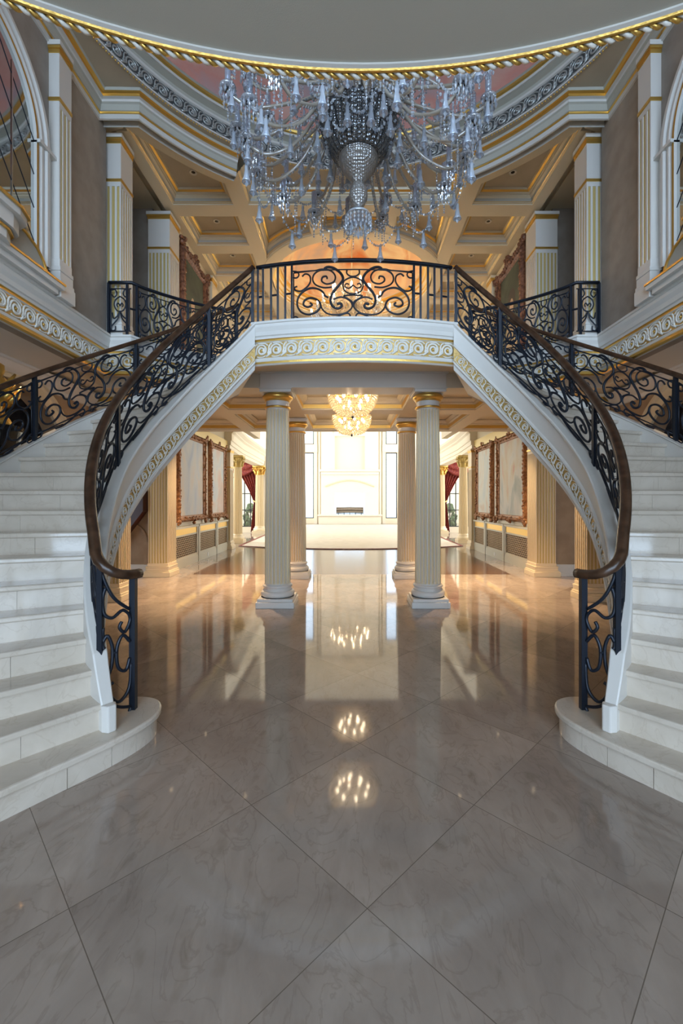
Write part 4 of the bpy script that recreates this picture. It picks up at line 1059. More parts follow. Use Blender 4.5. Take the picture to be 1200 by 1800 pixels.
# ---------------------------------------------------------------- arched mirrors on the upper walls
for sx in (1, -1):
    sd = side(sx)
    mr = thing('arched_mirror', 'tall arched leaded mirror with white and gilt trim on the %s upper wall' % sd, 'mirror', (sx*UW, 3.55, 4.0), 'arched wall mirrors')
    yc, r, zs, zb = 3.55, 0.785, 5.17, 3.98
    arc = [(yc+r*math.cos(PI*i/36), zs+r*math.sin(PI*i/36)) for i in range(37)]
    out = [(yc+r, zb)]+arc+[(yc-r, zb)]
    m = MB(); n = len(out)
    m.add([(UW+0.02, y, z) for y, z in out], [tuple(range(n))]); m.add([(UW+0.005, y, z) for y, z in out], [tuple(range(n))[::-1]])
    m.build('mirror_glass', mirror_m, mr, sx)
    m = MB()
    for d in (-1,):
        for k in range(-10, 11):
            c0 = k*0.33; pts = []
            for i in range(81):
                y = yc-r+2*r*i/80; z = 4.9+d*1.35*(y-yc)+c0
                inside = z > zb and (z < zs or (y-yc)**2+(z-zs)**2 < r*r)
                if inside: pts.append((UW+0.022, y, z))
            if len(pts) > 1: m.tube([pts[0], pts[-1]], 0.0035, 4)
    m.build('lead_lines', iron, mr, sx)
    m = MB()
    for yy in (yc-0.5, yc-0.17, yc+0.17, yc+0.5): m.box(UW+0.02, UW+0.028, yy-0.006, yy+0.006, zb, zs+math.sqrt(r*r-(yy-yc)**2)-0.1)
    m.build('bevel_strips', chrome, mr, sx)
    m = MB(); prof = [(0, 0.0), (0, 0.05), (0.02, 0.055), (0.025, 0.04), (0.04, 0.04), (0.06, 0.06), (0.085, 0.06), (0.09, 0.05), (0.10, 0.05), (0.12, 0.075), (0.15, 0.075), (0.16, 0.05), (0.20, 0.045), (0.24, 0.03), (0.25, 0.0)]
    pm = [0, 1, 0, 0, 0, 0, 1, 1, 0, 0, 0, 0, 0, 0]; loops = []
    for y, z in out:
        d = Vector((1 if y > yc else -1, 0)) if z <= zs+1e-6 else Vector((y-yc, z-zs)).normalized()
        loops.append([(UW+x, y+d.x*o, z+d.y*o) for o, x in prof])
    for k in range(len(prof)-1):
        m.cur = pm[k]; m.ring([[l[k], l[k+1]] for l in loops], False)
    m.build('surround', [white, gold], mr, sx)
    for sg in (1, -1):
        m = MB(); y0 = yc+sg*r; m.box(UW, UW+0.085, min(y0, y0+sg*0.30), max(y0, y0+sg*0.30), zs-0.02, zs+0.015); m.build('impost', white, mr, sx)
    m = MB(); m.box(UW, UW+0.12, yc-0.09, yc+0.09, zs+r-0.02, zs+r+0.32); m.build('keystone', white, mr, sx)
    # curved apron below the glass with gilt edge, ledge and bracket
    half = [(0.0, 4.12), (0.30, 4.11), (0.50, 4.08), (0.64, 4.02), (0.73, 3.94), (0.77, 3.87), (0.78, 3.84)]
    top = [(yc-a, z) for a, z in half[::-1]]+[(yc+a, z) for a, z in half[1:]]
    poly = top+[(yc+0.78, HF+0.02), (yc-0.78, HF+0.02)]; n = len(poly)
    m = MB(); vs = [(UW+0.02, y, z) for y, z in poly]+[(UW+0.15, y, z) for y, z in poly]
    m.add(vs, [tuple(range(n, 2*n))[::-1]]+[(i, n+i, n+(i+1) % n, (i+1) % n) for i in range(n)]); m.build('apron', olive, mr, sx)
    m = MB(); m.smooth = True; m.tube([(UW+0.15, y, z) for y, z in top], 0.016, 6); m.build('apron_edge', gold, mr, sx)
    m = MB(); m.box(UW, UW+0.20, yc-0.98, yc+0.98, HF+0.055, HF+0.10); m.cur = 1; m.box(UW, UW+0.21, yc-0.99, yc+0.99, HF+0.10, HF+0.12); m.cur = 0; m.box(UW, UW+0.16, yc-0.94, yc+0.94, HF, HF+0.055)
    m.build('ledge', [white, gold], mr, sx)
    m = MB(); 
    for q, (w, d, z0, z1, c) in enumerate(((0.42, 0.30, 4.02, 4.08, 0), (0.44, 0.32, 4.08, 4.10, 1), (0.36, 0.26, 3.90, 4.02, 0), (0.30, 0.22, 3.80, 3.90, 0), (0.32, 0.24, 3.87, 3.89, 1))):
        m.cur = c; m.prism([(UW+0.1, yc-w), (UW+d, yc-w*0.75), (UW+d+0.05, yc-w*0.4), (UW+d+0.05, yc+w*0.4), (UW+d, yc+w*0.75), (UW+0.1, yc+w)], z0, z1)
    m.build('bracket', [white, gold], mr, sx)

# ---------------------------------------------------------------- crystal chandeliers
def bead_chain(m, p0, p1, sag, n, r, rz=None):
    p0, p1 = Vector(p0), Vector(p1)
    for i in range(n+1):
        t = i/n; q = p0.lerp(p1, t); q.z -= sag*4*t*(1-t); m.octa(tuple(q), r*(0.85+0.3*random.random()), (rz or r)*1.15, random.random()*3)
def bell(m, c, s):
    m.smooth = True
    m.lathe([(0.0001, 0), (0.010*s, -0.004*s), (0.013*s, -0.02*s), (0.011*s, -0.04*s), (0.016*s, -0.06*s), (0.019*s, -0.085*s), (0.029*s, -0.108*s), (0.031*s, -0.115*s), (0.020*s, -0.112*s), (0.0001, -0.10*s)], c, 8)
    m.smooth = False; m.octa((c[0], c[1], c[2]-0.125*s), 0.012*s, 0.020*s); m.octa((c[0], c[1], c[2]+0.012*s), 0.010*s)
def chandelier(name, label, C, sc, tiers, lit, body=True, group='crystal chandeliers', full=True):
    t = thing(name, label, 'chandelier', C, group)
    cx, cy_, cz = C
    cm = crystal if not lit else lit_crystal; fm = frost if not lit else lit_crystal; am = glassarm
    def Z(z): return cz+z*sc
    protos = []
    for (na, R, z_hub, z_dip, z_tip, ph) in tiers:
        # arm along +x
        ap = crom([(0.16, z_hub), (0.22, z_hub+0.10), (0.33, z_hub+0.07), (0.55, z_dip+0.12), (0.80*R, z_dip+0.0), (0.95*R, z_dip+0.05), (R, z_tip)], 6)
        proto = None
        for k in range(na):
            ang = ph+2*PI*k/na
            if proto is None:
                m = MB(); m.smooth = True; m.tube([(cx+a*sc, cy_, Z(b)) for a, b in ap], 0.0155*sc, 7)
                arm = m.build('arm', am, t)
                x = cx+R*sc; zt = Z(z_tip)
                m = MB(); m.smooth = True; m.lathe([(0.0001, 0), (0.02*sc, 0.0), (0.062*sc, 0.014*sc), (0.068*sc, 0.026*sc), (0.055*sc, 0.022*sc), (0.02*sc, 0.012*sc)], (x, cy_, zt), 12); pan = m.build('drip_pan', cm, arm)
                m = MB(); m.smooth = True; m.lathe([(0.02*sc, 0.02*sc), (0.027*sc, 0.06*sc), (0.027*sc, 0.235*sc), (0.02*sc, 0.24*sc), (0.018*sc, 0.03*sc)], (x, cy_, zt), 10); sl = m.build('candle_sleeve', sleeveg, arm)
                m = MB()
                for j in range(10):
                    a = 2*PI*j/10; px, py = x+0.064*sc*math.cos(a), cy_+0.064*sc*math.sin(a)
                    m.octa((px, py, zt+0.003*sc), 0.010*sc, 0.012*sc); m.octa((px, py, zt-0.04*sc), 0.0125*sc, 0.034*sc)
                for j in range(6):
                    a = 2*PI*j/6+0.3; px, py = x+0.034*sc*math.cos(a), cy_+0.034*sc*math.sin(a); m.octa((px, py, zt-0.07*sc), 0.011*sc, 0.036*sc); m.octa((px, py, zt-0.13*sc), 0.011*sc, 0.022*sc)
                bead_chain(m, (x, cy_, zt-0.03*sc), (x, cy_, zt-0.25*sc), 0, 8, 0.012*sc)
                for j in range(4):
                    a = 2*PI*j/4; px, py = x-0.12*sc+0.05*sc*math.cos(a), cy_+0.05*sc*math.sin(a); bead_chain(m, (px, py, Z(z_dip)), (px, py, Z(z_dip)-(0.10+0.06*j)*sc), 0, 5+2*j, 0.010*sc)
                pd = m.build('crystal_pendants', cm, arm)
                m = MB(); bell(m, (x, cy_, zt-0.27*sc), 1.5*sc); 
                if k % 1 == 0 and not full: bl = m.build('bell_drop', fm, arm)
                m = MB(); m.smooth = True
                m.lathe([(0.028*sc, -0.012*sc), (0.03*sc, 0.0), (0.02*sc, 0.02*sc), (0.012*sc, 0.02*sc)], (x, cy_, zt), 8); m.build('iron_cup', blackm if not lit else goldp, arm)
                if lit:
                    m = MB(); m.ball((x, cy_, zt+0.235*sc), 0.016*sc, 0.04*sc, 8, 5); m.build('flame_bulb', candle, arm)
                proto = arm; o = arm
            else:
                o = copy_tree(proto, t)
            o.rotation_euler = (0, 0, ang)
    # garlands of beads between neighbouring arms of a tier, and down from the crown
    for (na, R, z_hub, z_dip, z_tip, ph) in tiers:
        for k in range(na):
            a0, a1 = ph+2*PI*k/na, ph+2*PI*(k+1)/na
            m = MB(); q0 = (cx+R*sc*math.cos(a0), cy_+R*sc*math.sin(a0), Z(z_tip)); q1 = (cx+R*sc*math.cos(a1), cy_+R*sc*math.sin(a1), Z(z_tip))
            bead_chain(m, q0, q1, 0.16*sc, 16 if full else 9, 0.0145*sc)
            q2 = (cx+0.5*R*sc*math.cos(a0), cy_+0.5*R*sc*math.sin(a0), Z(z_dip+0.16))
            if full:
                bead_chain(m, q0, q2, 0.12*sc, 17, 0.014*sc)
                q3 = (cx+0.36*sc*math.cos(a1), cy_+0.36*sc*math.sin(a1), Z(z_hub+0.12)); bead_chain(m, q2, q3, 0.10*sc, 10, 0.011*sc)
            m.build('bead_garland', cm, t)
            if full:
                am_ = (a0+a1)/2; rr = R*0.98
                m = MB(); bell(m, (cx+rr*sc*math.cos(am_), cy_+rr*sc*math.sin(am_), Z(z_tip-0.18)), 1.2*sc); m.build('bell_drop', fm, t)
                if k % 2: continue
                m = MB(); rr = R*0.62; bell(m, (cx+rr*sc*math.cos(am_), cy_+rr*sc*math.sin(am_), Z(z_dip+0.06)), 1.25*sc)
                bead_chain(m, (cx+rr*sc*math.cos(am_), cy_+rr*sc*math.sin(am_), Z(z_dip+0.34)), (cx+rr*sc*math.cos(am_), cy_+rr*sc*math.sin(am_), Z(z_dip+0.09)), 0, 8, 0.011*sc); m.build('bell_drop', fm, t)
    return t, Z, cm, fm
# great chandelier of the rotunda; local heights are measured from its lowest glass, z = 4.0
CH = (0.02, 3.9, 4.0)
tiers = [(16, 0.98, 0.98, 0.62, 0.72, 0.10), (18, 1.12, 1.08, 0.92, 1.03, 0.22), (14, 0.98, 1.26, 1.26, 1.38, 0.0), (10, 0.74, 1.52, 1.58, 1.70, 0.2)]
ch, Z, cm, fm = chandelier('chandelier', 'huge unlit crystal chandelier hanging in the domed stair rotunda', CH, 1.0, tiers, False)
cx, cy_ = CH[0], CH[1]
m = MB(); n = 30
for i in range(n):   # fluted dark glass bowl with chevron-cut ribs
    a0, a1, am_ = 2*PI*i/n, 2*PI*(i+1)/n, 2*PI*(i+.5)/n
    prof = [(0.15, 0.645), (0.19, 0.65), (0.235, 0.70), (0.28, 0.79), (0.315, 0.88), (0.335, 0.955), (0.33, 0.98), (0.27, 1.02), (0.20, 1.06), (0.12, 1.14)]
    l0 = [(cx+r*math.cos(a0), cy_+r*math.sin(a0), Z(z)) for r, z in prof]; lm = [(cx+1.05*r*math.cos(am_), cy_+1.05*r*math.sin(am_), Z(z)) for r, z in prof]; l1 = [(cx+r*math.cos(a1), cy_+r*math.sin(a1), Z(z)) for r, z in prof]
    m.ring([l0, lm, l1], False)
m.build('fluted_bowl', smoke, ch)['label'] = 'dark ribbed glass bowl'
m = MB(); m.smooth = False
m.lathe([(0.05, 0.42), (0.07, 0.46), (0.105, 0.50), (0.148, 0.55), (0.17, 0.60), (0.175, 0.645), (0.168, 0.67), (0.15, 0.68)], (cx, cy_, CH[2]), 36); m.build('cut_glass_vase', cutbowl, ch)
m = MB(); m.lathe([(0.03, 0.20), (0.055, 0.23), (0.078, 0.28), (0.084, 0.32), (0.075, 0.37), (0.055, 0.41), (0.045, 0.425)], (cx, cy_, CH[2]), 24); m.build('glass_ball', cutbowl, ch)
m = MB(); m.smooth = True; m.lathe([(0.02, 0.21), (0.03, 0.19), (0.06, 0.175), (0.10, 0.15), (0.12, 0.12), (0.105, 0.125), (0.05, 0.16), (0.02, 0.17)], (cx, cy_, CH[2]), 24); m.build('finial_bell', frost, ch)
m = MB()
for j in range(20):
    a = 2*PI*j/20
    for q in range(3): m.octa((cx+0.115*math.cos(a), cy_+0.115*math.sin(a), Z(0.10-0.035*q)), 0.010, 0.018)
for j in range(10):
    a = 2*PI*j/10; m.octa((cx+0.07*math.cos(a), cy_+0.07*math.sin(a), Z(0.02)), 0.012, 0.04)
m.octa((cx, cy_, Z(-0.03)), 0.016, 0.05); m.build('finial_drops', crystal, ch)
m = MB(); m.smooth = True; m.lathe([(0.03, 1.1), (0.06, 1.2), (0.05, 1.5), (0.09, 1.7), (0.06, 2.0), (0.03, 2.1), (0.02, 3.2), (0.012, 3.25), (0.012, 5.0)], (cx, cy_, CH[2]), 16); m.build('stem', cutbowl, ch)
for k in range(12):   # swags round the bowl
    a0, a1 = 2*PI*k/12, 2*PI*(k+2)/12
    m = MB()
    for q in range(17):
        u = q/16; zz = 1.0-0.30*4*u*(1-u)*(1 if k % 2 else 0.72); w = a0+(a1-a0)*u; rb = 0.365-0.10*max(0, 0.93-zz)/0.2*0.8
        m.octa((cx+rb*math.cos(w), cy_+rb*math.sin(w), Z(zz)), 0.016, 0.019, w)
    m.build('bead_garland', crystal, ch)
    m = MB(); a = a0+0.26; bell(m, (cx+0.37*math.cos(a), cy_+0.37*math.sin(a), Z(0.80)), 1.3); m.build('bell_drop', frost, ch)
    for RR, zz, dz in ((0.62, 0.98, 0.5), (0.45, 1.25, 0.3)):
        m = MB(); bead_chain(m, (cx+0.30*math.cos(a), cy_+0.30*math.sin(a), Z(1.15)), (cx+RR*math.cos(a), cy_+RR*math.sin(a), Z(zz)), 0.18, 14, 0.013); m.build('bead_garland', crystal, ch)
    # long swags hanging under the lower arms
    a2 = a0+0.5
    m = MB(); bead_chain(m, (cx+0.98*math.cos(a0), cy_+0.98*math.sin(a0), Z(0.74)), (cx+0.98*math.cos(a2), cy_+0.98*math.sin(a2), Z(0.74)), 0.34, 22, 0.0135); m.build('bead_garland', crystal, ch)
    m = MB(); bell(m, (cx+0.97*math.cos(a0+.25), cy_+0.97*math.sin(a0+.25), Z(0.41)), 1.3); m.build('bell_drop', frost, ch)
# chandelier under the gallery dome and the one in the living room (lit)
t2, _, _, _ = chandelier('chandelier', 'lit crystal chandelier under the orange painted dome, seen through the balcony railing', (0, 9.87, 5.1), 0.95, [(12, 0.95, 0.8, 0.45, 0.55, 0.1), (10, 0.70, 1.0, 0.78, 0.9, 0.3), (6, 0.4, 1.2, 1.1, 1.2, 0)], True, full=False)
m = MB(); m.smooth = True; m.lathe([(0.0001, 5.2), (0.08, 5.25), (0.2, 5.45), (0.28, 5.75), (0.2, 5.85), (0.06, 6.0), (0.09, 6.2), (0.02, 6.4), (0.015, 7.8)], (0, 9.87, 0), 20); m.build('stem', lit_crystal, t2)
t3, _, _, _ = chandelier('chandelier', 'lit candle chandelier high in the living room, seen mirrored in the marble floor', (0, 28, 5.9), 1.25, [(12, 0.95, 0.8, 0.45, 0.55, 0.1), (8, 0.6, 1.0, 0.78, 0.9, 0.3)], True, full=False)
m = MB(); m.smooth = True; m.lathe([(0.0001, 6.0), (0.1, 6.1), (0.3, 6.7), (0.2, 6.9), (0.06, 7.1), (0.02, 7.5), (0.02, 9.3)], (0, 28, 0), 20); m.build('stem', lit_crystal, t3)

# crystal basket lights under the balcony
def basket(y, label):
    t = thing('basket_chandelier', label, 'ceiling light', (0, y, 3.50), 'crystal basket ceiling lights')
    Rb, zt, zb = 0.43, 3.47, 3.06
    m = MB(); m.smooth = True; m.lathe([(Rb-0.03, zt+0.05), (Rb+0.01, zt+0.045), (Rb+0.015, zt), (Rb-0.01, zt-0.005), (Rb-0.03, zt)], (0, y, 0), 40); m.build('rim', gold, t)
    m = MB()
    for i in range(15):
        f = i/14; a = f*PI/2*0.96
        r = Rb*(math.cos(a)**0.62); z = zt-(zt-zb)*(math.sin(a)**1.15); nb = max(6, int(56*r/Rb))
        for k in range(nb):
            w = 2*PI*(k+0.5*(i % 2))/nb; m.octa((r*math.cos(w), y+r*math.sin(w), z), 0.0215, 0.0215, w)
    m.build('crystal_strands', lit_crystal, t)
    m = MB(); m.smooth = True; m.ball((0, y, zb-0.02), 0.022, 0.03, 10, 6); m.build('finial', iron, t)
    for k in range(8):
        a = 2*PI*k/8+0.2; m = MB(); m.ball((0.27*math.cos(a), y+0.27*math.sin(a), 3.36), 0.024, 0.04, 8, 5); m.build('bulb', bulb, t)
    for k in range(5):
        a = 2*PI*k/5+0.5; m = MB(); m.ball((0.15*math.cos(a), y+0.15*math.sin(a), 3.22), 0.016, 0.03, 8, 5); m.build('bulb', bulb, t)
    return t
basket(7.55, 'nearer lit crystal basket light under the balcony')
basket(9.65, 'farther lit crystal basket light, second behind the balcony')

# ---------------------------------------------------------------- hall walls: paintings, dado panels
def carved_frame(m, x, ya, yb, za, zb, w, d, seed, amp=0.02):
    """picture frame standing off the plane x towards +x, with bossed edges"""
    rnd = random.Random(seed); path = [(ya, za), (yb, za), (yb, zb), (ya, zb)]
    prof = [(0, 0), (0, d*0.5), (0.2, d*0.9), (0.45, d), (0.6, d*0.7), (0.85, d*0.55), (1.0, d*0.3), (1.0, 0)]
    loops = []
    for (y, z), (sy, sz) in zip(path, ((1, 1), (-1, 1), (-1, -1), (1, -1))):
        loops.append([(x+dd, y+sy*o*w, z+sz*o*w) for o, dd in prof])
    m.ring(loops, False, True)
    m.smooth = True
    def boss(y, z, s): m.ball((x+d*0.8, y, z), s, s*(0.8+0.5*rnd.random()), 6, 4)
    L = []
    ny = int((yb-ya)/0.085); nz = int((zb-za)/0.085)
    for i in range(ny+1):
        for z in (za, zb): L.append((ya+(yb-ya)*i/ny, z+(0.4*w if z == za else -0.4*w)))
    for i in range(nz+1):
        for y in (ya, yb): L.append((y+(0.4*w if y == ya else -0.4*w), za+(zb-za)*i/nz))
    for y, z in L:
        boss(y+rnd.uniform(-.02, .02), z+rnd.uniform(-.02, .02), w*rnd.uniform(0.16, 0.27))
        if rnd.random() < 0.6: boss(y+rnd.uniform(-.06, .06), z+rnd.uniform(-.05, .05), w*rnd.uniform(0.12, 0.2))
    for y in (ya, yb, (ya+yb)/2):
        for z in (za, zb):
            for q in range(5): boss(y+rnd.uniform(-.09, .09)*1.2, z+rnd.uniform(-.07, .07), w*rnd.uniform(0.22, 0.36))
    m.smooth = False
pc = [cloud_mat('pale_painting_%d' % i, st, 1.6, (i*3.1, 0, i), (1, 1, 0.55)) for i, st in enumerate((
    [(0.30, (0.46, 0.55, 0.66)), (0.5, (0.62, 0.66, 0.68)), (0.62, (0.70, 0.64, 0.56)), (0.75, (0.52, 0.56, 0.48))],
    [(0.30, (0.50, 0.58, 0.66)), (0.5, (0.66, 0.66, 0.62)), (0.62, (0.68, 0.52, 0.44)), (0.75, (0.48, 0.54, 0.46))],
    [(0.30, (0.42, 0.48, 0.44)), (0.46, (0.66, 0.66, 0.60)), (0.58, (0.64, 0.58, 0.44)), (0.72, (0.66, 0.30, 0.28))],
    [(0.30, (0.46, 0.56, 0.60)), (0.5, (0.66, 0.66, 0.58)), (0.62, (0.62, 0.50, 0.38)), (0.75, (0.62, 0.40, 0.30))]))]
lab = {(1, 0): 'pale abstract painting in ornate brown carved frame, nearer on the left hall wall', (1, 1): 'narrow-looking pale painting in brown carved frame, farther on the left hall wall',
       (-1, 0): 'pale painting with pink blooms in dark carved frame, nearer on the right hall wall', (-1, 1): 'pale painting of a misty tower in carved frame, farther on the right hall wall'}
for sx in (1, -1):
    sd = side(sx)
    for i, (ya, yb) in enumerate(((10.22, 12.2), (12.62, 14.2))):
        t = thing('painting', lab[(sx, i)], 'painting', (sx*-4.1, (ya+yb)/2, 1.1), 'paintings in the hall')
        m = MB(); m.box(-4.12, -4.08, ya+0.08, yb-0.08, 1.16, 3.24); m.build('canvas', pc[(0 if sx > 0 else 2)+i], t, sx)
        m = MB(); carved_frame(m, -4.12, ya, yb, 1.08, 3.30, 0.16, 0.11, 3+i+sx); m.build('carved_frame', frame_m, t, sx)
    # dado cabinet with three grille bays
    for i, (ya, yb) in enumerate(((9.75, 11.5), (11.56, 13.1), (13.16, 14.33))):
        w = ['nearest', 'middle', 'farthest'][i]
        t = thing('radiator_cover', '%s bronze grille radiator cover along the %s hall wall' % (w, sd), 'radiator cover', (sx*-4.1, (ya+yb)/2, 0), 'radiator covers in the hall')
        m = MB(); m.box(-4.12, -4.02, ya, yb, 0, 0.20); m.box(-4.12, -4.03, ya, yb, 0.74, 0.78); m.box(-4.12, -4.0, ya, yb, 0.93, 0.98)
        m.box(-4.12, -4.02, ya, ya+0.12, 0.2, 0.93); m.box(-4.12, -4.02, yb-0.06, yb, 0.2, 0.93); m.box(-4.12, -4.03, ya, yb, 0.16, 0.25); m.build('cabinet', sage, t, sx)
        m = MB(); m.box(-4.12, -4.035, ya+0.12, yb-0.06, 0.78, 0.93); m.build('gilded_band', gold, t, sx)['label'] = 'gilded band above the grille'
        m = MB(); m.box(-4.12, -4.06, ya+0.12, yb-0.06, 0.25, 0.74); m.build('backing', grille_bg, t, sx)
        m = MB(); y = ya+0.14
        nz = 10
        for k in range(nz+1): m.box(-4.06, -4.045, ya+0.12, yb-0.06, 0.25+0.049*k-0.008, 0.25+0.049*k+0.008)
        k = 0
        while y < yb-0.08:
            for q in range(nz):
                if (q+k) % 2 == 0: m.box(-4.06, -4.048, y, y+0.03, 0.25+0.049*q, 0.25+0.049*(q+1))
            y += 0.055; k += 1
        m.build('grille', grille_m, t, sx)
    m = MB(); m.box(-4.03, -4.012, 12.25, 12.33, 0.06, 0.15); tag(m.build('wall_outlet', plastic, None, sx), 'small white outlet low on the %s radiator panel' % sd, 'outlet')
    # portrait on the upper gallery wall
    g = cloud_mat('dark_portrait_ground_%s' % sd, [(0.3, (0.03, 0.045, 0.03)), (0.7, (0.09, 0.11, 0.07))], 2.0)
    t = thing('painting', ('dark green portrait of a pale figure in carved frame on the left gallery' if sx > 0 else 'dark green portrait of a dark-haired sitter in carved frame on the right gallery'), 'painting', (sx*-3.1, 8.5, 4.4), 'gallery portraits')
    m = MB(); m.box(-3.12, -3.09, 7.95, 9.15, 4.3, 6.15); cv = m.build('canvas', g, t, sx)
    m = MB(); carved_frame(m, -3.12, 7.85, 9.25, 4.2, 6.26, 0.16, 0.11, 31+sx, 0.03); m.build('carved_frame', frame_d, t, sx)
    skin = mat('painted_skin_%s' % sd, (0.62, 0.44, 0.30), 0.6); cloth = mat('painted_cloth_%s' % sd, (0.60, 0.50, 0.36) if sx > 0 else (0.42, 0.34, 0.22), 0.6); hair = mat('painted_hair_%s' % sd, (0.06, 0.045, 0.03), 0.6)
    def disc(m, y, z, ry, rz, x): 
        m.add([(x, y+ry*math.cos(2*PI*i/20), z+rz*math.sin(2*PI*i/20)) for i in range(20)], [tuple(range(20))])
    m = MB()
    if sx < 0: m.cur = 2; disc(m, 8.5, 5.42, 0.20, 0.30, -3.0895)
    m.cur = 1; disc(m, 8.5, 4.75, 0.30 if sx < 0 else 0.2, 0.50, -3.089); m.cur = 0; disc(m, 8.5, 5.36, 0.10, 0.16, -3.0885)
    m.build('painted_figure', [skin, cloth, hair], t, sx)

# dark sloping timber and arch panel in the left side hall
m = MB(); 
vs = []
for y in (9.05, 9.28):
    vs += [(-4.95, y, 0.56), (-4.32, y, 1.38), (-4.32, y, 1.80), (-4.95, y, 0.98)]
m.add(vs, [(0,1,2,3), (7,6,5,4), (0,4,5,1), (1,5,6,2), (2,6,7,3), (3,7,4,0)])
tag(m.build('stair_timber', darkwood), 'dark red sloping timber in the shadowed opening behind the left staircase', 'timber')
m = MB(); loops = []
for i in range(25):
    a = PI*i/24; d = (math.cos(a), math.sin(a)); loops.append([(-4.75+(0.36+o)*d[0], 9.345-x, 0.72+(0.36+o)*d[1]) for o, x in ((0, 0), (0, 0.03), (0.05, 0.04), (0.06, 0.0))])
m.ring(loops, False); m.box(-4.41+0.0, -4.33, 9.30, 9.35, 0.24, 0.72); m.box(-5.17, -5.09, 9.30, 9.35, 0.24, 0.72)
struct('trim_17', m, brown)

# ---------------------------------------------------------------- gilt statues by the niche, both sides
for sx in (1, -1):
    sd = side(sx)
    X, Y = -3.86, 4.72
    t = thing('statue', 'gilt figure torchere on a black pedestal behind the %s outer stair railing' % sd, 'statue', (sx*X, Y, 0), 'gilt statues beside the stairs')
    m = MB(); m.smooth = True
    m.lathe([(0.0001, 0), (0.22, 0), (0.22, 0.1), (0.17, 0.15), (0.15, 0.5), (0.17, 1.2), (0.20, 1.7), (0.22, 2.25), (0.24, 2.33), (0.24, 2.4), (0.0001, 2.4)], (X, Y, 0), 20); m.build('pedestal', blackm, t, sx)
    m = MB(); m.smooth = True; m.lathe([(0.02, 0.3), (0.022, 2.2), (0.0001, 2.2)], (X+0.15, Y-0.17, 0), 10); m.build('tube', chrome, t, sx)
    m = MB(); m.smooth = True
    m.lathe([(r, 2.4+(z-2.05)*0.8) for r, z in ((0.0001, 2.05), (0.16, 2.06), (0.12, 2.15), (0.07, 2.25), (0.10, 2.4), (0.13, 2.55), (0.10, 2.66), (0.05, 2.72), (0.075, 2.80), (0.07, 2.88), (0.0001, 2.94))], (X, Y, 0), 14)
    rnd = random.Random(5)
    for k in range(12):
        a = rnd.uniform(0, 2*PI); z = rnd.uniform(2.45, 2.85); l = rnd.uniform(.08, .2)
        m.tube([(X+0.08*math.cos(a), Y+0.08*math.sin(a), z), (X+(0.08+l*.6)*math.cos(a), Y+(0.08+l*.6)*math.sin(a), z+l*.5), (X+(0.08+l*.7)*math.cos(a+.3), Y+(0.08+l*.7)*math.sin(a+.3), z+l*1.1)], [0.05, 0.035, 0.012], 6)
    m.build('gilt_figure', gold, t, sx)

# ---------------------------------------------------------------- living room: rug, fireplace, curtains, shrubs
fa = [(8.1*math.sin(R_(a)), 22.4-8.1*math.cos(R_(a))) for a in [-29+58*i/30 for i in range(31)]]
RUG = fa+[(4.0, 27.5), (3.5, 28.6), (2.4, 29.2), (-2.4, 29.2), (-3.5, 28.6), (-4.0, 27.5)]
m = MB(); m.prism(RUG, 0.0, 0.02)
rg = m.build('rug', rug_m); tag(rg, 'huge pale rug with bowed front and thin maroon edge in the living room', 'rug')
m = MB(); sweep(m, [(x, y, 0) for x, y in RUG], [(0.0, 0), (0.0, 0.026), (-0.10, 0.026)], True, 1); m.build('border', rugedge, rg)
fp = thing('fireplace', 'tall cream stone fireplace with arched surround at the end of the living room', 'fireplace', (0, LY, 0))
y = LY
m = MB()
for x0, x1, z0, z1 in ((-2.0, -1.05, 3.75, 9.2), (1.05, 2.0, 3.75, 9.2), (-1.05, 1.05, 6.1, 9.2)): m.box(x0, x1, y-0.5, y, z0, z1)
m.box(-1.05, 1.05, y-0.3, y, 3.75, 6.1); m.build('chimney_breast', stone, fp)
m = MB(); m.box(-2.1, 2.1, y-0.85, y, 3.60, 3.75); m.box(-2.0, 2.0, y-0.75, y, 3.40, 3.60); m.build('mantel', stone, fp, bevel=0.02)
m = MB(); n = 16
yf = y-0.65
arch = [(-1.7+3.4*i/n, 2.55+0.42*math.sin(PI*i/n)) for i in range(n+1)]
m.box(-2.0, -1.05, yf, y, 0.63, 3.4); m.box(1.05, 2.0, yf, y, 0.63, 3.4); m.box(-1.05, 1.05, yf, y, 2.15, 3.4); m.build('surround', stone, fp)
m = MB(); loops = [[(x, yf-0.08, z), (x, yf-0.08, z+0.07), (x, yf, z+0.09), (x, yf, z-0.02)] for x, z in arch]; m.ring(loops, True, False, True); m.build('arch_moulding', cream, fp)
m = MB(); m.box(-2.1, 2.1, y-1.3, y-0.02, 0, 0.56); m.box(-2.2, 2.2, y-1.4, y-0.02, 0.56, 0.63); m.build('hearth', stone, fp)
gt = thing('fire_grate', 'dark log grate standing in the see-through firebox', 'fire grate', (0, y-0.4, 0.63))
m = MB(); m.smooth = True
for k in range(4): m.tube([(-0.95, y-0.5+0.12*(k % 2), 0.80+0.1*k*0.9), (0, y-0.48+0.1*(k % 2), 0.82+0.09*k), (0.95, y-0.5+0.12*(k % 2), 0.80+0.09*k)], 0.075, 8)
m.build('logs', logm, gt)
m = MB()
for x in (-0.8, -0.4, 0, 0.4, 0.8): m.box(x-0.02, x+0.02, y-0.65, y-0.3, 0.63, 0.78)
m.box(-0.95, 0.95, y-0.66, y-0.63, 0.68, 0.72); m.build('grate', iron, gt)
m = MB(); m.box(-1.05, 1.05, LY+0.3, LY+0.31, 0.63, 2.15); struct('window_7', m, pane_m)
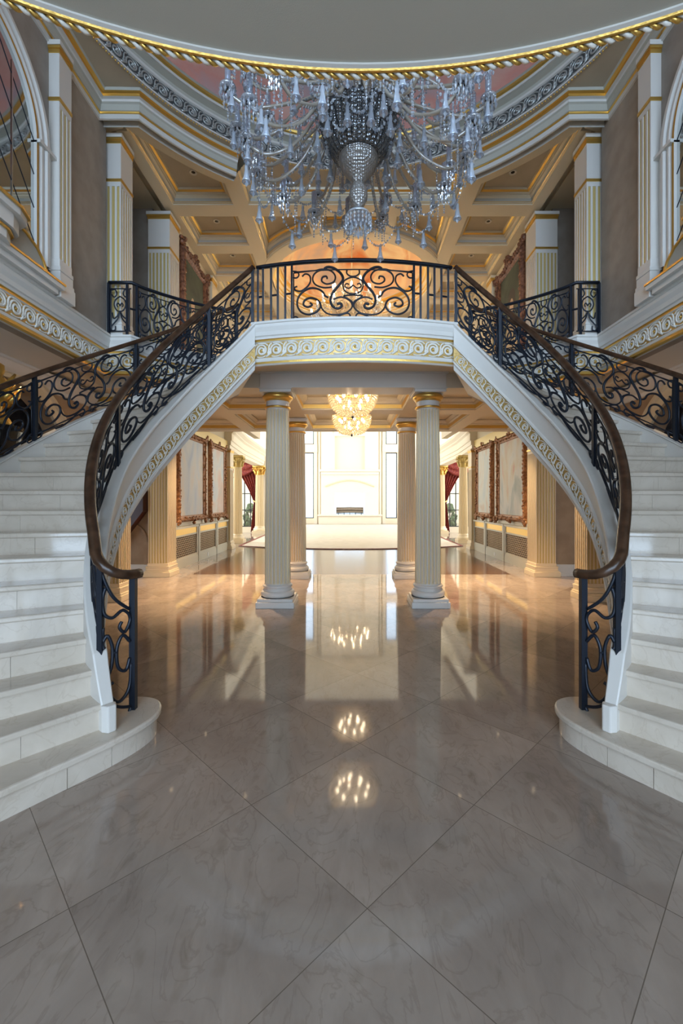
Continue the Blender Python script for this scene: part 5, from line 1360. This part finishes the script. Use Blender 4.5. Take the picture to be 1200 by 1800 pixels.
for sx in (1, -1):
    sd = side(sx)
    t = thing('curtain', 'red patterned curtain with swagged valance at the %s bay window' % sd, 'curtain', (sx*-5.0, 21.85, 0), 'red window curtains')
    # side drape: gathers to the inner side at mid height, then falls
    m = MB(); m.smooth = True; loops = []
    for j in range(25):
        f = j/24; z = 3.4-3.35*f
        w = 0.95*(1-f/0.55)**1.3+0.20 if f < 0.55 else 0.20+0.16*((f-0.55)/0.45)
        xr = -4.58; l = []
        for i in range(29):
            u = i/28; l.append((xr-w*u, 21.88-0.05*math.cos(u*2*PI*6)-0.04, z-0.10*u*(1 if f < .55 else 0.2)))
        loops.append(l)
    m.ring(loops, False); o = m.build('drape', damask, t, sx); sm = o.modifiers.new('thickness', 'SOLIDIFY'); sm.thickness = 0.012
    m = MB(); m.smooth = True; loops = []
    for j in range(15):
        f = j/14; l = []
        for i in range(31):
            u = i/30; drop = 0.35+0.55*math.sin(PI*min(1, u*1.0))**0.8*0.9+0.25*(1-u)
            l.append((-6.0+1.5*u, 21.72-0.045*math.sin(f*PI*7)-0.05*math.sin(PI*u), 3.85-(0.05+drop)*f))
        loops.append(l)
    m.ring(loops, False); o = m.build('valance', damask, t, sx); sm = o.modifiers.new('thickness', 'SOLIDIFY'); sm.thickness = 0.012
    m = MB(); m.smooth = True; m.tube([(-4.57, 21.80, 1.58), (-4.70, 21.76, 1.52), (-4.82, 21.80, 1.60)], 0.035, 6); m.build('tieback', goldp, t, sx)
    m = MB(); m.smooth = True; rnd = random.Random(9)
    X, Y = -5.35, 23.6
    for k in range(90):
        a = rnd.uniform(0, 2*PI); zz = rnd.uniform(0.0, 1.0); r = 0.42*(math.sin(PI*(0.15+0.8*zz)))*rnd.uniform(.5, 1)
        m.ball((X+r*math.cos(a), Y+r*math.sin(a), 0.1+1.25*zz), rnd.uniform(.08, .15), None, 6, 4)
    tag(m.build('shrub', leafm, None, sx), 'clipped green shrub outside the %s curtained window' % sd, 'shrub', 'shrubs outside the windows')

# ---------------------------------------------------------------- recessed downlights in the coffers
for sx in (1, -1):
    for yy, w in ((6.72, 'nearest'), (7.9, 'second'), (9.0, 'third'), (10.1, 'fourth')):
        m = MB(); m.lathe([(0.03, -0.004), (0.055, -0.012), (0.06, 0)], (-2.45, yy, UZ1-0.001), 16); m.cur = 1; m.lathe([(0.0001, -0.003), (0.03, -0.003)], (-2.45, yy, UZ1-0.001), 16)
        tag(m.build('recessed_downlight', [whitedot, blackm], None, sx), 'round recessed downlight in the %s coffer of the %s gallery ceiling' % (w, side(sx)), 'downlight', 'gallery downlights')
    for xx, yy in ((1.86, 7.6), (1.86, 9.6), (3.2, 7.75), (3.2, 9.6)):
        m = MB(); m.lathe([(0.025, -0.004), (0.045, -0.01), (0.05, 0)], (-xx, yy, 3.519), 16); m.cur = 1; m.lathe([(0.0001, -0.003), (0.025, -0.003)], (-xx, yy, 3.519), 16)
        tag(m.build('recessed_downlight', [whitedot, glow], None, sx), 'small lit downlight in the %s hall ceiling coffer %s' % ('nearer' if yy < 8 else 'farther', ('beside the %s columns' if xx < 2 else 'by the %s hall wall') % side(sx)), 'downlight', 'hall downlights')
